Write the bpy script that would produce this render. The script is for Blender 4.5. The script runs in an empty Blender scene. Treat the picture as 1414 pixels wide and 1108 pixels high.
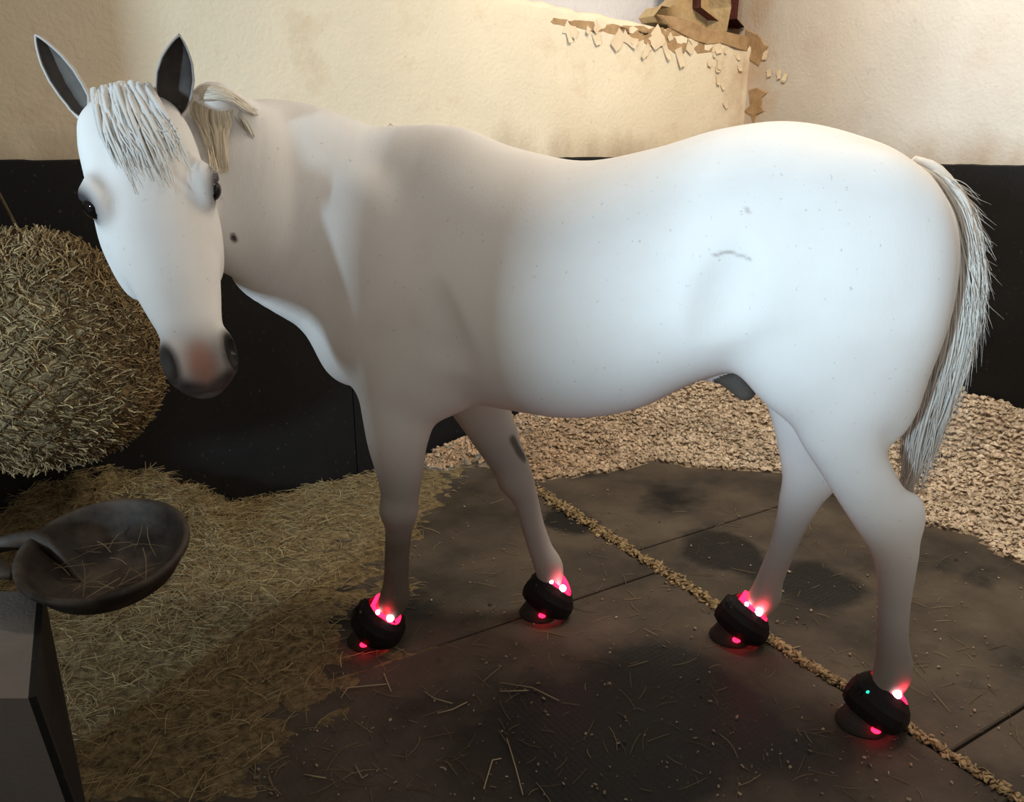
import bpy, bmesh, math, random
import numpy as np
from mathutils import Vector, Matrix, noise as mnoise
random.seed(7); rng = np.random.default_rng(7)
S = bpy.context.scene; C = S.collection
PI = math.pi

# ------------------------------------------------------------------ camera
FPX, IW, IH, CAMH, HOR = 1110.0, 1414, 1108, 1.42, 208.0
PITCH = math.atan((IH/2-HOR)/FPX); CP, SP = math.cos(PITCH), math.sin(PITCH)
cd = bpy.data.cameras.new('camera'); cam = bpy.data.objects.new('camera', cd); C.objects.link(cam)
cam.location = (0, 0, CAMH); cam.rotation_euler = (PI/2-PITCH, 0, 0)
cd.sensor_fit = 'HORIZONTAL'; cd.sensor_width = 36; cd.lens = 36*FPX/IW; cd.clip_start = .05
S.camera = cam
# ------------------------------------------------------------------ light
S.view_settings.view_transform = 'Standard'; S.view_settings.look = 'None'
S.view_settings.gamma = 1; S.view_settings.use_curve_mapping = False
S.view_settings.exposure = 0.0
w = bpy.data.worlds.new('world'); S.world = w; w.use_nodes = True
w.node_tree.nodes['Background'].inputs[0].default_value = (1.0, .91, .80, 1)
w.node_tree.nodes['Background'].inputs[1].default_value = .35
def area(name, loc, target, sx, sy, power, col):
    l = bpy.data.lights.new(name, 'AREA'); l.shape = 'RECTANGLE'; l.size = sx; l.size_y = sy
    l.energy = power; l.color = col
    o = bpy.data.objects.new(name, l); C.objects.link(o); o.location = loc
    o.rotation_euler = (Vector(target)-Vector(loc)).to_track_quat('-Z', 'Y').to_euler()
    return o
area('doorway_daylight', (-4.61, -5.07, 1.8), (.25, 2.0, 1.0), 0.3, 1.1, 770, (.64, .85, 1.0))
area('ceiling_lamp', (1.3, 2.7, 3.3), (1.7, 3.6, 1.0), 1.2, .5, 72, (1.0, .85, .66))

# ------------------------------------------------------------------ pixel helpers (a pixel gives a direction; distance from what it touches)
CV = np.array([0, 0, CAMH])
def ray(x, y):
    a = (x-IW/2)/FPX; b = -(y-IH/2)/FPX
    return np.array([a, CP+b*SP, -SP+b*CP])
def ground(x, y, z=0.0):
    d = ray(x, y); return CV+d*((z-CAMH)/d[2])
def atY(x, y, Y):
    d = ray(x, y); return CV+d*(Y/d[1])
def onplane(x, y, p0, n):
    d = ray(x, y); return CV+d*(np.dot(p0-CV, n)/np.dot(d, n))

# ------------------------------------------------------------------ object helpers
def tag(o, label=None, cat=None, group=None, kind=None):
    if label: o['label'] = label
    if cat: o['category'] = cat
    if group: o['group'] = group
    if kind: o['kind'] = kind
    return o
def empty(name, loc):
    o = bpy.data.objects.new(name, None); o.empty_display_size = .1; C.objects.link(o); o.location = loc; return o
def mesh(name, V, F, mat, parent=None, smooth=True, origin=None):
    V = np.asarray(V, float)
    if origin is None: origin = np.array(parent_world(parent)) if parent else np.zeros(3)
    me = bpy.data.meshes.new(name)
    me.from_pydata((V-origin).tolist(), [], [list(f) for f in F]) if not isinstance(F, np.ndarray) else fastmesh(me, V-origin, F)
    if smooth: me.polygons.foreach_set('use_smooth', np.ones(len(me.polygons), bool))
    me.update()
    o = bpy.data.objects.new(name, me); C.objects.link(o)
    if mat: me.materials.append(mat)
    if parent:
        o.parent = parent
        o.location = Vector(origin)-Vector(parent_world(parent))
    else: o.location = origin
    return o
def parent_world(o):
    p = Vector(o.location)
    while o.parent: o = o.parent; p += Vector(o.location)
    return p
def fastmesh(me, V, F):
    n = F.shape[1]
    me.vertices.add(len(V)); me.vertices.foreach_set('co', np.ascontiguousarray(V, np.float32).ravel())
    me.loops.add(F.size); me.loops.foreach_set('vertex_index', F.astype(np.int32).ravel())
    me.polygons.add(len(F)); me.polygons.foreach_set('loop_start', np.arange(0, F.size, n, dtype=np.int32))
    me.update(calc_edges=True); me.validate()
def prism(poly, z0, z1):
    n = len(poly); V = [(p[0], p[1], z0) for p in poly]+[(p[0], p[1], z1) for p in poly]
    F = [list(range(n-1, -1, -1)), list(range(n, 2*n))]+[[i, (i+1) % n, n+(i+1) % n, n+i] for i in range(n)]
    return V, F
class MB:
    def __init__(s): s.V = []; s.F = []
    def add(s, V, F):
        k = len(s.V); s.V += [tuple(v) for v in V]; s.F += [[i+k for i in f] for f in F]
    def tube(s, pts, rad, n=6, cap=True):
        pts = [Vector(p) for p in pts]; m = len(pts)
        if not hasattr(rad, '__len__'): rad = [rad]*m
        V = []; F = []; up = None
        for i, p in enumerate(pts):
            d = (pts[min(i+1, m-1)]-pts[max(i-1, 0)]).normalized()
            if up is None: up = d.orthogonal().normalized()
            up = (up-d*up.dot(d)); up = up.normalized() if up.length > 1e-6 else d.orthogonal().normalized()
            sd = d.cross(up)
            for j in range(n):
                a = 2*PI*j/n; V.append(p+(up*math.cos(a)+sd*math.sin(a))*rad[i])
        for i in range(m-1):
            for j in range(n): F.append([i*n+j, i*n+(j+1) % n, (i+1)*n+(j+1) % n, (i+1)*n+j])
        if cap: F.append(list(range(n-1, -1, -1))); F.append([(m-1)*n+j for j in range(n)])
        s.add(V, F)
    def build(s, name, mat, parent=None, smooth=True, origin=None): return mesh(name, s.V, s.F, mat, parent, smooth, origin)
def sphere(c, r, n=16, m=10, scale=(1, 1, 1), R=None):
    V = []; F = []
    for i in range(m+1):
        th = PI*i/m
        for j in range(n):
            ph = 2*PI*j/n
            q = Vector((math.sin(th)*math.cos(ph)*scale[0], math.sin(th)*math.sin(ph)*scale[1], math.cos(th)*scale[2]))*r
            V.append(Vector(c)+(R @ q if R else q))
    for i in range(m):
        for j in range(n): F.append([i*n+j, (i+1)*n+j, (i+1)*n+(j+1) % n, i*n+(j+1) % n])
    return V, F

# ------------------------------------------------------------------ materials
def mat(name, build, rough=.8, bump=None):
    m = bpy.data.materials.new(name); m.use_nodes = True; nt = m.node_tree; b = nt.nodes['Principled BSDF']
    b.inputs['Roughness'].default_value = rough; b.inputs['Specular IOR Level'].default_value = .25
    class G: pass
    g = G(); g.nt = nt; g.b = b
    tc = nt.nodes.new('ShaderNodeTexCoord'); g.co = tc.outputs['Object']
    def nz(scale, detail=4, rough=.55, vec=None, stretch=None):
        n = nt.nodes.new('ShaderNodeTexNoise'); n.inputs['Scale'].default_value = scale; n.inputs['Detail'].default_value = detail; n.inputs['Roughness'].default_value = rough
        v = vec or g.co
        if stretch:
            mp = nt.nodes.new('ShaderNodeMapping'); mp.inputs['Scale'].default_value = stretch; nt.links.new(v, mp.inputs[0]); v = mp.outputs[0]
        nt.links.new(v, n.inputs['Vector']); return n.outputs['Fac']
    def ramp(fac, *stops):
        r = nt.nodes.new('ShaderNodeValToRGB'); cr = r.color_ramp
        while len(cr.elements) < len(stops): cr.elements.new(.5)
        for e, (p, c) in zip(cr.elements, stops):
            e.position = p; e.color = (*c, 1) if hasattr(c, '__len__') else (c, c, c, 1)
        nt.links.new(fac, r.inputs[0]); return r.outputs[0]
    def mix(f, a, b2, mode='MIX'):
        n = nt.nodes.new('ShaderNodeMix'); n.data_type = 'RGBA'; n.blend_type = mode
        for i, v in ((0, f), (6, a), (7, b2)):
            if hasattr(v, 'links'): nt.links.new(v, n.inputs[i])
            elif hasattr(v, '__len__'): n.inputs[i].default_value = (*v, 1)
            else: n.inputs[i].default_value = v
        return n.outputs[2]
    def math_(op, a, b2=0):
        n = nt.nodes.new('ShaderNodeMath'); n.operation = op
        for i, v in ((0, a), (1, b2)):
            if hasattr(v, 'links'): nt.links.new(v, n.inputs[i])
            else: n.inputs[i].default_value = v
        return n.outputs[0]
    def setbump(h, strength=.3, dist=.01):
        n = nt.nodes.new('ShaderNodeBump'); n.inputs['Strength'].default_value = strength; n.inputs['Distance'].default_value = dist
        nt.links.new(h, n.inputs['Height']); nt.links.new(n.outputs[0], b.inputs['Normal'])
    def attr(nm):
        n = nt.nodes.new('ShaderNodeVertexColor'); n.layer_name = nm; return n.outputs['Color']
    def gradient(p0, p1):   # object-space linear position along p0->p1, 0..1 clamped
        n = nt.nodes.new('ShaderNodeVectorMath'); n.operation = 'SUBTRACT'; nt.links.new(g.co, n.inputs[0]); n.inputs[1].default_value = p0
        d = Vector(p1)-Vector(p0); k = nt.nodes.new('ShaderNodeVectorMath'); k.operation = 'DOT_PRODUCT'; nt.links.new(n.outputs[0], k.inputs[0]); k.inputs[1].default_value = d/d.length_squared
        return k.outputs['Value']
    def col(c):
        if hasattr(c, 'links'): nt.links.new(c, b.inputs['Base Color'])
        else: b.inputs['Base Color'].default_value = (*c, 1)
    g.nz, g.ramp, g.mix, g.math, g.bump, g.attr, g.col, g.grad = nz, ramp, mix, math_, setbump, attr, col, gradient
    build(g); return m
def emit(name, col, strength):
    m = bpy.data.materials.new(name); m.use_nodes = True; b = m.node_tree.nodes['Principled BSDF']
    b.inputs['Base Color'].default_value = (*[c*.3 for c in col], 1); b.inputs['Emission Color'].default_value = (*col, 1); b.inputs['Emission Strength'].default_value = strength
    return m

OR = (O_ROT := Matrix.Rotation(-math.atan2(.585, .811), 4, 'Z') @ Vector((-1.787, 2.641, 0)))   # stall corner once the place is squared up
def plaster(base, dirt, corner=None):
    def f(g):
        c = g.mix(g.ramp(g.nz(1.3, 5, .6), (.35, 0), (.75, 1)), base, [x*.86 for x in base])
        c = g.mix(g.ramp(g.nz(3.5, 6, .65), (.56, 0), (.74, .75)), c, dirt)
        c = g.mix(g.ramp(g.nz(26, 3, .5), (.68, 0), (.74, .55)), c, [x*.75 for x in base])
        # damp staining on the lowest strip, above the rubber lining
        low = g.math('SUBTRACT', 1.0, g.grad((0, 0, 1.36), (0, 0, 1.72)))
        st = g.math('MULTIPLY', low, g.nz(4.2, 5, .6, stretch=(1, 1, .5)))
        c = g.mix(g.ramp(st, (.28, 0), (.62, .85)), c, (.38, .29, .21))
        if corner:
            k = g.grad(*corner); k = g.math('ADD', k, g.math('MULTIPLY', g.math('SUBTRACT', g.nz(7, 6, .6), .5), .9))
            c = g.mix(g.ramp(k, (.55, 0), (.95, .75)), c, (.50, .36, .24))
        g.col(c)
        g.bump(g.math('ADD', g.nz(60, 4), g.math('MULTIPLY', g.nz(6, 4), 2.0)), .25, .012)
    return f
def rubber(base, dust, a=.55, b=.75):
    def f(g):
        c = g.mix(g.ramp(g.nz(2.2, 6, .65), (.4, 0), (.7, .6)), base, [x*1.9 for x in base])
        c = g.mix(g.ramp(g.nz(55, 3, .6), (.66, 0), (.74, .6)), c, dust)
        g.col(c); g.bump(g.nz(140, 3), .25, .004)
    return f
WET = []
for px_, py_, r_ in ((880, 960, .42), (800, 1060, .35), (1120, 810, .22), (990, 760, .25), (780, 720, .2)):
    q_ = Matrix.Rotation(-math.atan2(.585, .811), 4, 'Z') @ Vector(ground(px_, py_)); WET.append((q_.x, q_.y, r_))
def floor_mat(g):
    c = g.mix(g.ramp(g.nz(2.6, 6, .62), (.36, 0), (.66, 1)), (.045, .037, .030), (.115, .092, .070))
    wet = g.nz(1.5, 5, .6)
    for (wx, wy, wr_) in WET:
        n_ = g.nt.nodes.new('ShaderNodeVectorMath'); n_.operation = 'DISTANCE'; g.nt.links.new(g.co, n_.inputs[0]); n_.inputs[1].default_value = (wx, wy, 0)
        wet = g.math('ADD', wet, g.math('MULTIPLY', g.math('MAXIMUM', g.math('SUBTRACT', 1.0, g.math('DIVIDE', n_.outputs['Value'], wr_)), 0.0), .30))
    c = g.mix(g.ramp(wet, (.56, 0), (.66, .92)), c, (.013, .013, .013))       # wet black patches
    c = g.mix(g.ramp(g.nz(75, 3, .6), (.67, 0), (.74, .6)), c, (.22, .17, .11))
    g.col(c)
    r = g.ramp(wet, (.55, .8), (.66, .5)); g.nt.links.new(r, g.b.inputs['Roughness'])
    v = g.nt.nodes.new('ShaderNodeTexVoronoi'); v.inputs['Scale'].default_value = 62; v.inputs['Randomness'].default_value = .15
    g.nt.links.new(g.co, v.inputs['Vector'])
    g.bump(g.math('ADD', g.math('MULTIPLY', v.outputs['Distance'], -.8), g.nz(30, 5)), .35, .006)
def vcol(nm, rough=.75, bumpscale=None):
    def f(g):
        c = g.attr(nm); g.col(c)
        if bumpscale: g.bump(g.nz(bumpscale, 4), .35, .01)
    return f
M = {}
M['wall_back'] = mat('cream_plaster', plaster((.78, .69, .53), (.62, .49, .33), ((OR.x+3.15, 0, 0), (OR.x+4.0, 0, 0))), .85)
M['wall_right'] = mat('pale_plaster', plaster((.57, .535, .485), (.50, .44, .385), ((0, OR.y-.55, 0), (0, OR.y+.1, 0))), .85)
M['wall_up'] = mat('lilac_plaster', plaster((.62, .60, .62), (.55, .52, .52)), .85)
M['stone'] = mat('exposed_render', lambda g: (g.col(g.mix(g.ramp(g.nz(9, 5), (.35, 0), (.7, 1)), (.50, .37, .20), (.36, .25, .13))), g.bump(g.nz(30, 5), .5, .02)), .9)
M['redbrick'] = mat('dark_red_brick', lambda g: (g.col(g.mix(g.ramp(g.nz(14, 5), (.35, 0), (.7, 1)), (.12, .035, .03), (.07, .03, .025))), g.bump(g.nz(50, 4), .5, .01)), .85)
M['brown'] = mat('bared_brown_render', lambda g: (g.col(g.mix(g.ramp(g.nz(20, 5), (.35, 0), (.7, 1)), (.42, .28, .15), (.30, .19, .10))), g.bump(g.nz(60, 4), .4, .01)), .9)
M['flake'] = mat('peeling_paint', lambda g: g.col(g.mix(g.nz(12, 3), (.76, .66, .49), (.58, .45, .31))), .8)
M['lining'] = mat('black_rubber_lining', rubber((.0075, .0075, .008), (.10, .09, .075)), .6)
M['mat'] = mat('rubber_floor_mat', floor_mat, .7)
M['concrete'] = mat('dusty_concrete', lambda g: (g.col(g.mix(g.nz(5, 6), (.05, .042, .034), (.10, .085, .065))), g.bump(g.nz(40, 4), .3, .01)), .9)
M['shav'] = mat('wood_shavings', vcol('Col', .85), .85)
M['shavbase'] = mat('shavings_bed', lambda g: (g.col(g.mix(g.ramp(g.nz(34, 6, .7), (.35, 0), (.65, 1)), (.32, .22, .14), (.72, .57, .41))), g.bump(g.nz(45, 6, .7), 1.0, .03)), .9)
M['hay'] = mat('hay', vcol('Col'), .85)
M['haybase'] = mat('hay_litter', lambda g: (g.col(g.mix(g.ramp(g.nz(38, 6, .7), (.35, 0), (.68, 1)), (.11, .08, .042), (.44, .33, .17))), g.bump(g.nz(50, 6, .7), 1.0, .02)), .9)
M['net'] = mat('net_cord', lambda g: g.col(g.mix(g.nz(60, 3), (.05, .035, .02), (.12, .09, .05))), .9)
M['manger'] = mat('worn_brown_plastic', lambda g: (g.col(g.mix(g.ramp(g.nz(7, 6, .65), (.4, 0), (.68, 1)), (.020, .015, .012), (.085, .065, .05))), g.bump(g.nz(25, 5), .25, .006)), .6)
M['post'] = mat('grey_board', lambda g: (g.col(g.mix(g.nz(6, 6, .6, stretch=(1, 1, .3)), (.11, .10, .094), (.20, .185, .17))), g.bump(g.nz(120, 3), .4, .004)), .8)
M['black'] = mat('black_neoprene', lambda g: (g.col(g.mix(g.nz(40, 4), (.006, .005, .006), (.014, .011, .012))), g.bump(g.nz(200, 3), .3, .003)), .55)
M['coat'] = mat('grey_white_coat', lambda g: (
    g.col(g.mix(g.ramp(g.nz(85, 2, .5), (.70, 0), (.76, .35)), g.mix(g.ramp(g.nz(4, 5, .6), (.4, 0), (.75, .22)), g.attr('Col'), (.62, .54, .45)), (.34, .30, .28))),
    g.bump(g.nz(160, 4, .6, stretch=(1, 1, .35)), .12, .004)), .62)
def hairmat(g):
    c = g.attr('Col'); g.col(c); t = g.nt.nodes.new('ShaderNodeBsdfTranslucent'); g.nt.links.new(c, t.inputs[0])
    m_ = g.nt.nodes.new('ShaderNodeMixShader'); m_.inputs[0].default_value = .12; g.nt.links.new(g.b.outputs[0], m_.inputs[1]); g.nt.links.new(t.outputs[0], m_.inputs[2])
    g.nt.links.new(m_.outputs[0], g.nt.nodes['Material Output'].inputs[0])
M['hair'] = mat('white_hair', hairmat, .55)
M['eye'] = mat('dark_eye', lambda g: g.col((.008, .006, .006)), .08)
M['hoof'] = mat('grey_hoof', lambda g: (g.col(g.mix(g.nz(30, 4, stretch=(1, 1, 6)), (.025, .022, .02), (.06, .055, .05))), g.bump(g.nz(40, 3, stretch=(.3, .3, 6)), .3, .004)), .55)
M['red'] = emit('red_glow', (1, .006, .032), 9.0)
M['hot'] = emit('red_diode', (1, .55, .62), 14.0)
M['green'] = emit('green_indicator', (.02, .9, .55), 1.6)

# ------------------------------------------------------------------ the stall: frame of the room
e1 = np.array([.811, .585, 0]); e1 /= np.linalg.norm(e1); e2 = np.array([e1[1], -e1[0], 0])
O = np.array([-1.787, 2.641, 0.0])                       # a = along back wall, b = out from it
def st(a, b, z=0.0): return O+e1*a+e2*b+np.array([0, 0, z])
def to_st(P): q = np.asarray(P)-O; return q @ e1, q @ e2
A0, A1, B1 = -1.3, 3.85, 3.1
def stbox(name, a0, a1, b0, b1, z0, z1, m, parent=None, kind=None):
    P = [st(a0, b0), st(a1, b0), st(a1, b1), st(a0, b1)]
    V, F = prism([p[:2] for p in P][::-1], z0, z1)
    o = mesh(name, V, F, m, parent, smooth=False)
    if kind: tag(o, kind=kind)
    return o
fl = stbox('floor', A0-.3, A1+.3, -.3, B1, -.10, -.022, M['concrete'], kind='structure')
tag(fl, 'dusty stable floor laid with black rubber mats', 'floor')

# back wall: thick lower wall with a worn rounded ledge, thinner wall above
def ledge_z(a): return 2.07-(a-2.337)*.058
def wall_back():
    V = []; F = []; N = 120; prof = [(-.30, None), (0, None)]
    cols = np.linspace(A0, A1, N)
    R = .035
    for i, a in enumerate(cols):
        zt = ledge_z(a)
        jag = .010*mnoise.noise((a*9, 0, 0))+.006*mnoise.noise((a*31, 3, 0))
        P = [(0, -.1), (0, .7), (0, 1.3), (0, zt-.16), (.004, zt-.08)]
        for k in range(5):
            t = k/4*PI/2
            P.append((.004-R+R*math.cos(t)+jag, zt-R+R*math.sin(t)+jag))
        P += [(-.12, zt+.005), (-.30, zt+.01), (-.30, -.1)]
        for b, z in P: V.append(st(a, b, z))
    n = 13
    for i in range(N-1):
        for j in range(n):
            F.append([i*n+j, i*n+(j+1) % n, (i+1)*n+(j+1) % n, (i+1)*n+j])
    F += [list(range(n)), [(N-1)*n+j for j in range(n-1, -1, -1)]]
    return mesh('wall_back', V, F, M['wall_back'], smooth=True)
wb = tag(wall_back(), 'cream painted plaster wall with a worn ledge behind the horse', 'wall', kind='structure')
stbox('wall_upper', A0, A1, -.36, -.22, 1.9, 3.3, M['wall_up'], wb)
wr = stbox('wall_right', A1, A1+.3, -.36, B1, -.1, 3.3, M['wall_right'], kind='structure')
tag(wr, 'pale plaster wall beside the corner with rust coloured damp', 'wall')
wl = stbox('wall_left', A0-.3, A0, -.36, 1.2, -.1, 3.3, M['wall_right'], kind='structure')
tag(wl, 'plaster side wall at the end of the rubber lined wall', 'wall')

wf = stbox('wall_light_block', -3.39, -.2, B1, B1+.06, -.1, 1.15, M['post'], kind='structure')  # added out of view to block low daylight from legs and floor
tag(wf, 'chest high boarded stall front that daylight comes in over', 'wall')
wf2 = stbox('wall_light_block', -5.2, -3.57, B1, B1+.06, -.1, 1.15, M['post'], kind='structure')  # added unseen length, stops daylight striking the hay floor
tag(wf2, 'added low boarded wall, unseen, keeping daylight off the hay floor', 'wall')
wp = stbox('wall_shade_pier', -3.57, -3.39, B1+.02, B1+.3, -.1, 3.3, M['wall_right'], kind='structure')  # added unseen pier, placed to throw shade across the forequarters
tag(wp, 'plastered door pier at the open end of the stall front', 'wall')
def lining(name, p, q, ztop, nrm, parent, seed):
    # one rubber sheet: front face 18 mm proud, slightly wavy worn top edge
    N = 90; V = []; F = []
    for i in range(N+1):
        t = i/N; P = p+(q-p)*t
        zt = ztop+.006*mnoise.noise((t*14+seed, 1, 0))+.003*mnoise.noise((t*60+seed, 4, 0))
        bow = .004*mnoise.noise((t*7, seed, 2))
        for off, z in ((.001, -.02), (.018+bow, -.02), (.020+bow, .7), (.018+bow, zt-.006), (.013+bow, zt), (.001, zt)):
            V.append(P+nrm*off+np.array([0, 0, z]))
    n = 6
    for i in range(N):
        for j in range(n): F.append([i*n+j, (i+1)*n+j, (i+1)*n+(j+1) % n, i*n+(j+1) % n])
    F += [list(range(n)), [N*n+j for j in range(n-1, -1, -1)]]
    return mesh(name, V, F, M['lining'], parent, smooth=False)
lining('rubber_lining', st(A0, 0), st(1.32, 0), 1.392, e2, wb, 1.0)
lining('rubber_lining', st(1.325, 0), st(A1, 0), 1.389, e2, wb, 7.0)
lining('rubber_lining', st(A1, .02), st(A1, 1.9), 1.359, -e1, wr, 3.0)
lining('rubber_lining', st(A1, 1.905), st(A1, B1-.02), 1.355, -e1, wr, 5.0)
# crumbling corner: block of bared render, dark red brick behind it, patches and curling flakes of paint
def blob(name, pts, nrm, thick, m, parent, off=.0):
    pts = [np.asarray(p, float) for p in pts]; c = sum(pts)/len(pts); n = len(pts)
    V = [p+nrm*(off) for p in pts]+[c+(p-c)*.93+nrm*(off+thick) for p in pts]
    F = [list(range(n, 2*n))]+[[i, (i+1) % n, n+(i+1) % n, n+i] for i in range(n)]
    o = mesh(name, V, F, m, parent, smooth=False); bm = bmesh.new(); bm.from_mesh(o.data); bmesh.ops.recalc_face_normals(bm, faces=bm.faces); bm.to_mesh(o.data); bm.free()
    return o
def wallpts(px, p0=O, n=e2): return [onplane(x, y, p0, n) for x, y in px]
RW = st(A1, 0)
blob('bared_stone', wallpts([(903, 22), (914, 8), (925, 10), (942, -4), (942, -60), (1002, -60), (1010, 9), (1003, 47), (960, 44), (908, 30)], st(0, .012), e2), -e2, .13, M['stone'], wb)
blob('red_brick', wallpts([(968, -60), (1026, -60), (1018, 26), (1030, 40), (1004, 38), (968, 10)], st(0, -.05), e2), -e2, .11, M['redbrick'], wb)
blob('bared_patch', wallpts([(905, 20), (935, 24), (975, 38), (1010, 46), (1036, 52), (1032, 72), (1012, 66), (995, 60), (975, 62), (955, 56), (940, 48), (925, 40)], O, e2), e2, .006, M['brown'], wb, .006)
blob('bared_patch', wallpts([(1030, 40), (1048, 48), (1056, 62), (1062, 64), (1054, 76), (1048, 92), (1036, 84), (1028, 70)], RW, -e1), -e1, .006, M['brown'], wr)
blob('bared_patch', wallpts([(1034, 124), (1046, 121), (1060, 128), (1053, 134), (1052, 148), (1056, 154), (1044, 160), (1041, 172), (1037, 160), (1027, 154), (1036, 146)], RW, -e1), -e1, .005, M['brown'], wr)
def flake(parent, c, ax, nrm, L, W, ang):
    up = np.array([0, 0, 1.0]); d = ax*math.cos(ang)+up*math.sin(ang); s = -ax*math.sin(ang)+up*math.cos(ang)
    V = []; F = []; n = 5
    for i in range(n):
        t = i/(n-1)
        lift = .001+.011*(t**1.8)*(.4+random.random()*.5)
        wd = W*(1-.35*t)*(.8+.4*random.random())
        for k, off in ((-1, 0), (1, 0), (1, .0018), (-1, .0018)):
            V.append(c+d*(L*t)+s*(wd*k)+nrm*(lift+off))
    for i in range(n-1):
        for j in range(4): F.append([i*4+j, i*4+(j+1) % 4, (i+1)*4+(j+1) % 4, (i+1)*4+j])
    F += [[3, 2, 1, 0], [(n-1)*4+j for j in range(4)]]
    return mesh('paint_flake', V, F, M['flake'], parent, smooth=False)
for x0, w_, h_ in ((775, 22, 7), (812, 30, 9), (850, 24, 10), (876, 30, 14), (905, 26, 16), (935, 24, 20), (965, 22, 16)):
    y0 = 24+(x0-770)*.155; pp = []
    for k in range(11):
        a = 2*PI*k/11; r = random.uniform(.6, 1.1); pp.append((x0+w_*r*math.cos(a), y0+6+h_*r*math.sin(a)+.155*w_*r*math.cos(a)))
    blob('bared_patch', wallpts(pp), e2, .002, M['brown'], wb, .003)
for i in range(20):
    t = random.random()**.8; x = 770+t*262; y = 22+(x-770)*.155+random.uniform(-4, 22)*(.6+t)
    flake(wb, onplane(x, y, O, e2)+e2*.004, e1, e2, random.uniform(.03, .10), random.uniform(.015, .04), random.uniform(-2.6, -.3))
for x, y in [(990, 92), (992, 106), (996, 116), (1003, 62), (986, 70), (1016, 74), (1000, 140), (1021, 90), (980, 84)]:
    flake(wb, onplane(x, y, O, e2)+e2*.002, e1, e2, random.uniform(.03, .05), random.uniform(.012, .022), random.uniform(-2.2, -.9))
for x, y in [(1076, 97), (1086, 102), (1058, 70), (1062, 96)]:
    flake(wr, onplane(x, y, RW, -e1)-e1*.002, e2, -e1, random.uniform(.03, .05), random.uniform(.01, .02), random.uniform(-2.2, -.9))

# ------------------------------------------------------------------ floor mats, each a piece
ang = math.radians(-31.0); eu = np.array([math.cos(-ang), math.sin(-ang)]); ev = np.array([eu[1], -eu[0]])
UA = .502*eu[0]+2.581*eu[1]; VB = -.42*ev[0]+1.97*ev[1]; VC = 1.27*ev[0]+1.75*ev[1]
def clip(poly, n, d):
    out = []
    for i in range(len(poly)):
        p, q = poly[i], poly[(i+1) % len(poly)]; a, b = np.dot(p, n)-d, np.dot(q, n)-d
        if a <= 0: out.append(p)
        if a*b < 0: out.append(p+(q-p)*(a/(a-b)))
    return out
def clipstall(poly):
    for n, d in ((-e2[:2], -np.dot(O[:2], e2[:2])-.025), (e1[:2], np.dot(st(A1, 0)[:2], e1[:2])-.025), (-e1[:2], -np.dot(st(A0, 0)[:2], e1[:2])-.025), (e2[:2], np.dot(st(0, B1)[:2], e2[:2]))):
        if len(poly) > 2: poly = clip(poly, n, d)
    return poly
def floor_piece(u0, u1, v0, v1):
    pl = [eu*u0+ev*v0, eu*u0+ev*v1, eu*u1+ev*v1, eu*u1+ev*v0]
    pl = clipstall([np.array(p) for p in pl])
    if len(pl) < 3: return
    bm = bmesh.new(); vs = [bm.verts.new((p[0], p[1], -.02)) for p in pl]; f = bm.faces.new(vs)
    bm.normal_update()
    if f.normal.z > 0: f.normal_flip()
    r = bmesh.ops.extrude_face_region(bm, geom=[f]); tv = [v for v in r['geom'] if isinstance(v, bmesh.types.BMVert)]
    for v in tv: v.co.z = 0
    te = [e for e in bm.edges if all(v in tv for v in e.verts)]
    bmesh.ops.bevel(bm, geom=te, offset=.004, segments=1, affect='EDGES')
    bmesh.ops.recalc_face_normals(bm, faces=bm.faces)
    me = bpy.data.meshes.new('rubber_mat'); bm.to_mesh(me); bm.free(); me.materials.append(M['mat'])
    o = bpy.data.objects.new('rubber_mat', me); C.objects.link(o); o.parent = fl
MW, ML, GAP = 1.83, 1.22, .004
for c in range(-3, 4):
    u0 = UA+c*MW+(.014 if c == 0 else GAP); u1 = UA+(c+1)*MW-(.014 if c == -1 else GAP)
    off = VB if c < 0 else VC
    if c == 1: off += .7
    for r in range(-3, 4): floor_piece(u0, u1, off+r*ML+GAP, off+(r+1)*ML-GAP)

# ------------------------------------------------------------------ loose fibres (hay, shavings)
def colattr(me, cols):
    ca = me.color_attributes.new('Col', 'FLOAT_COLOR', 'POINT'); a = np.ones((len(cols), 4), np.float32); a[:, :3] = cols
    ca.data.foreach_set('color', a.ravel())
def strands(name, P, D, L, Wd, cols, m, parent=None, curl=.25, segs=3):
    """each strand: a bent three-sided stalk; P (n,3) mid point, D (n,3) direction"""
    n = len(P); L = np.broadcast_to(L, n); Wd = np.broadcast_to(Wd, n)
    up = np.tile([0, 0, 1.0], (n, 1)); side = np.cross(D, up); ln = np.linalg.norm(side, axis=1, keepdims=True); side = side/np.maximum(ln, 1e-6)
    nor = np.cross(side, D)
    cs = (rng.random(n)-.5)*2*curl; cn = rng.random(n)*curl*.5
    V = np.zeros((n, segs+1, 3, 3))
    for i in range(segs+1):
        t = i/segs-.5
        base = P+D*(L*t)[:, None]+side*(cs*L*(t*t*4-.5)*.5)[:, None]+nor*(-cn*L*(t*t*4)*.5+cn*L*.4)[:, None]
        for k in range(3):
            a = 2*PI*k/3
            V[:, i, k] = base+(side*math.cos(a)+nor*math.sin(a)*.6)*Wd[:, None]*(1-.3*abs(t))
    F = []
    for i in range(segs):
        for k in range(3): F.append([i*3+k, i*3+(k+1) % 3, (i+1)*3+(k+1) % 3, (i+1)*3+k])
    F = np.array(F); nv = (segs+1)*3
    FF = (np.arange(n)[:, None, None]*nv+F[None]).reshape(-1, 4)
    o = mesh(name, V.reshape(-1, 3), FF, m, parent)
    colattr(o.data, np.repeat(cols, nv, axis=0)); return o
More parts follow.
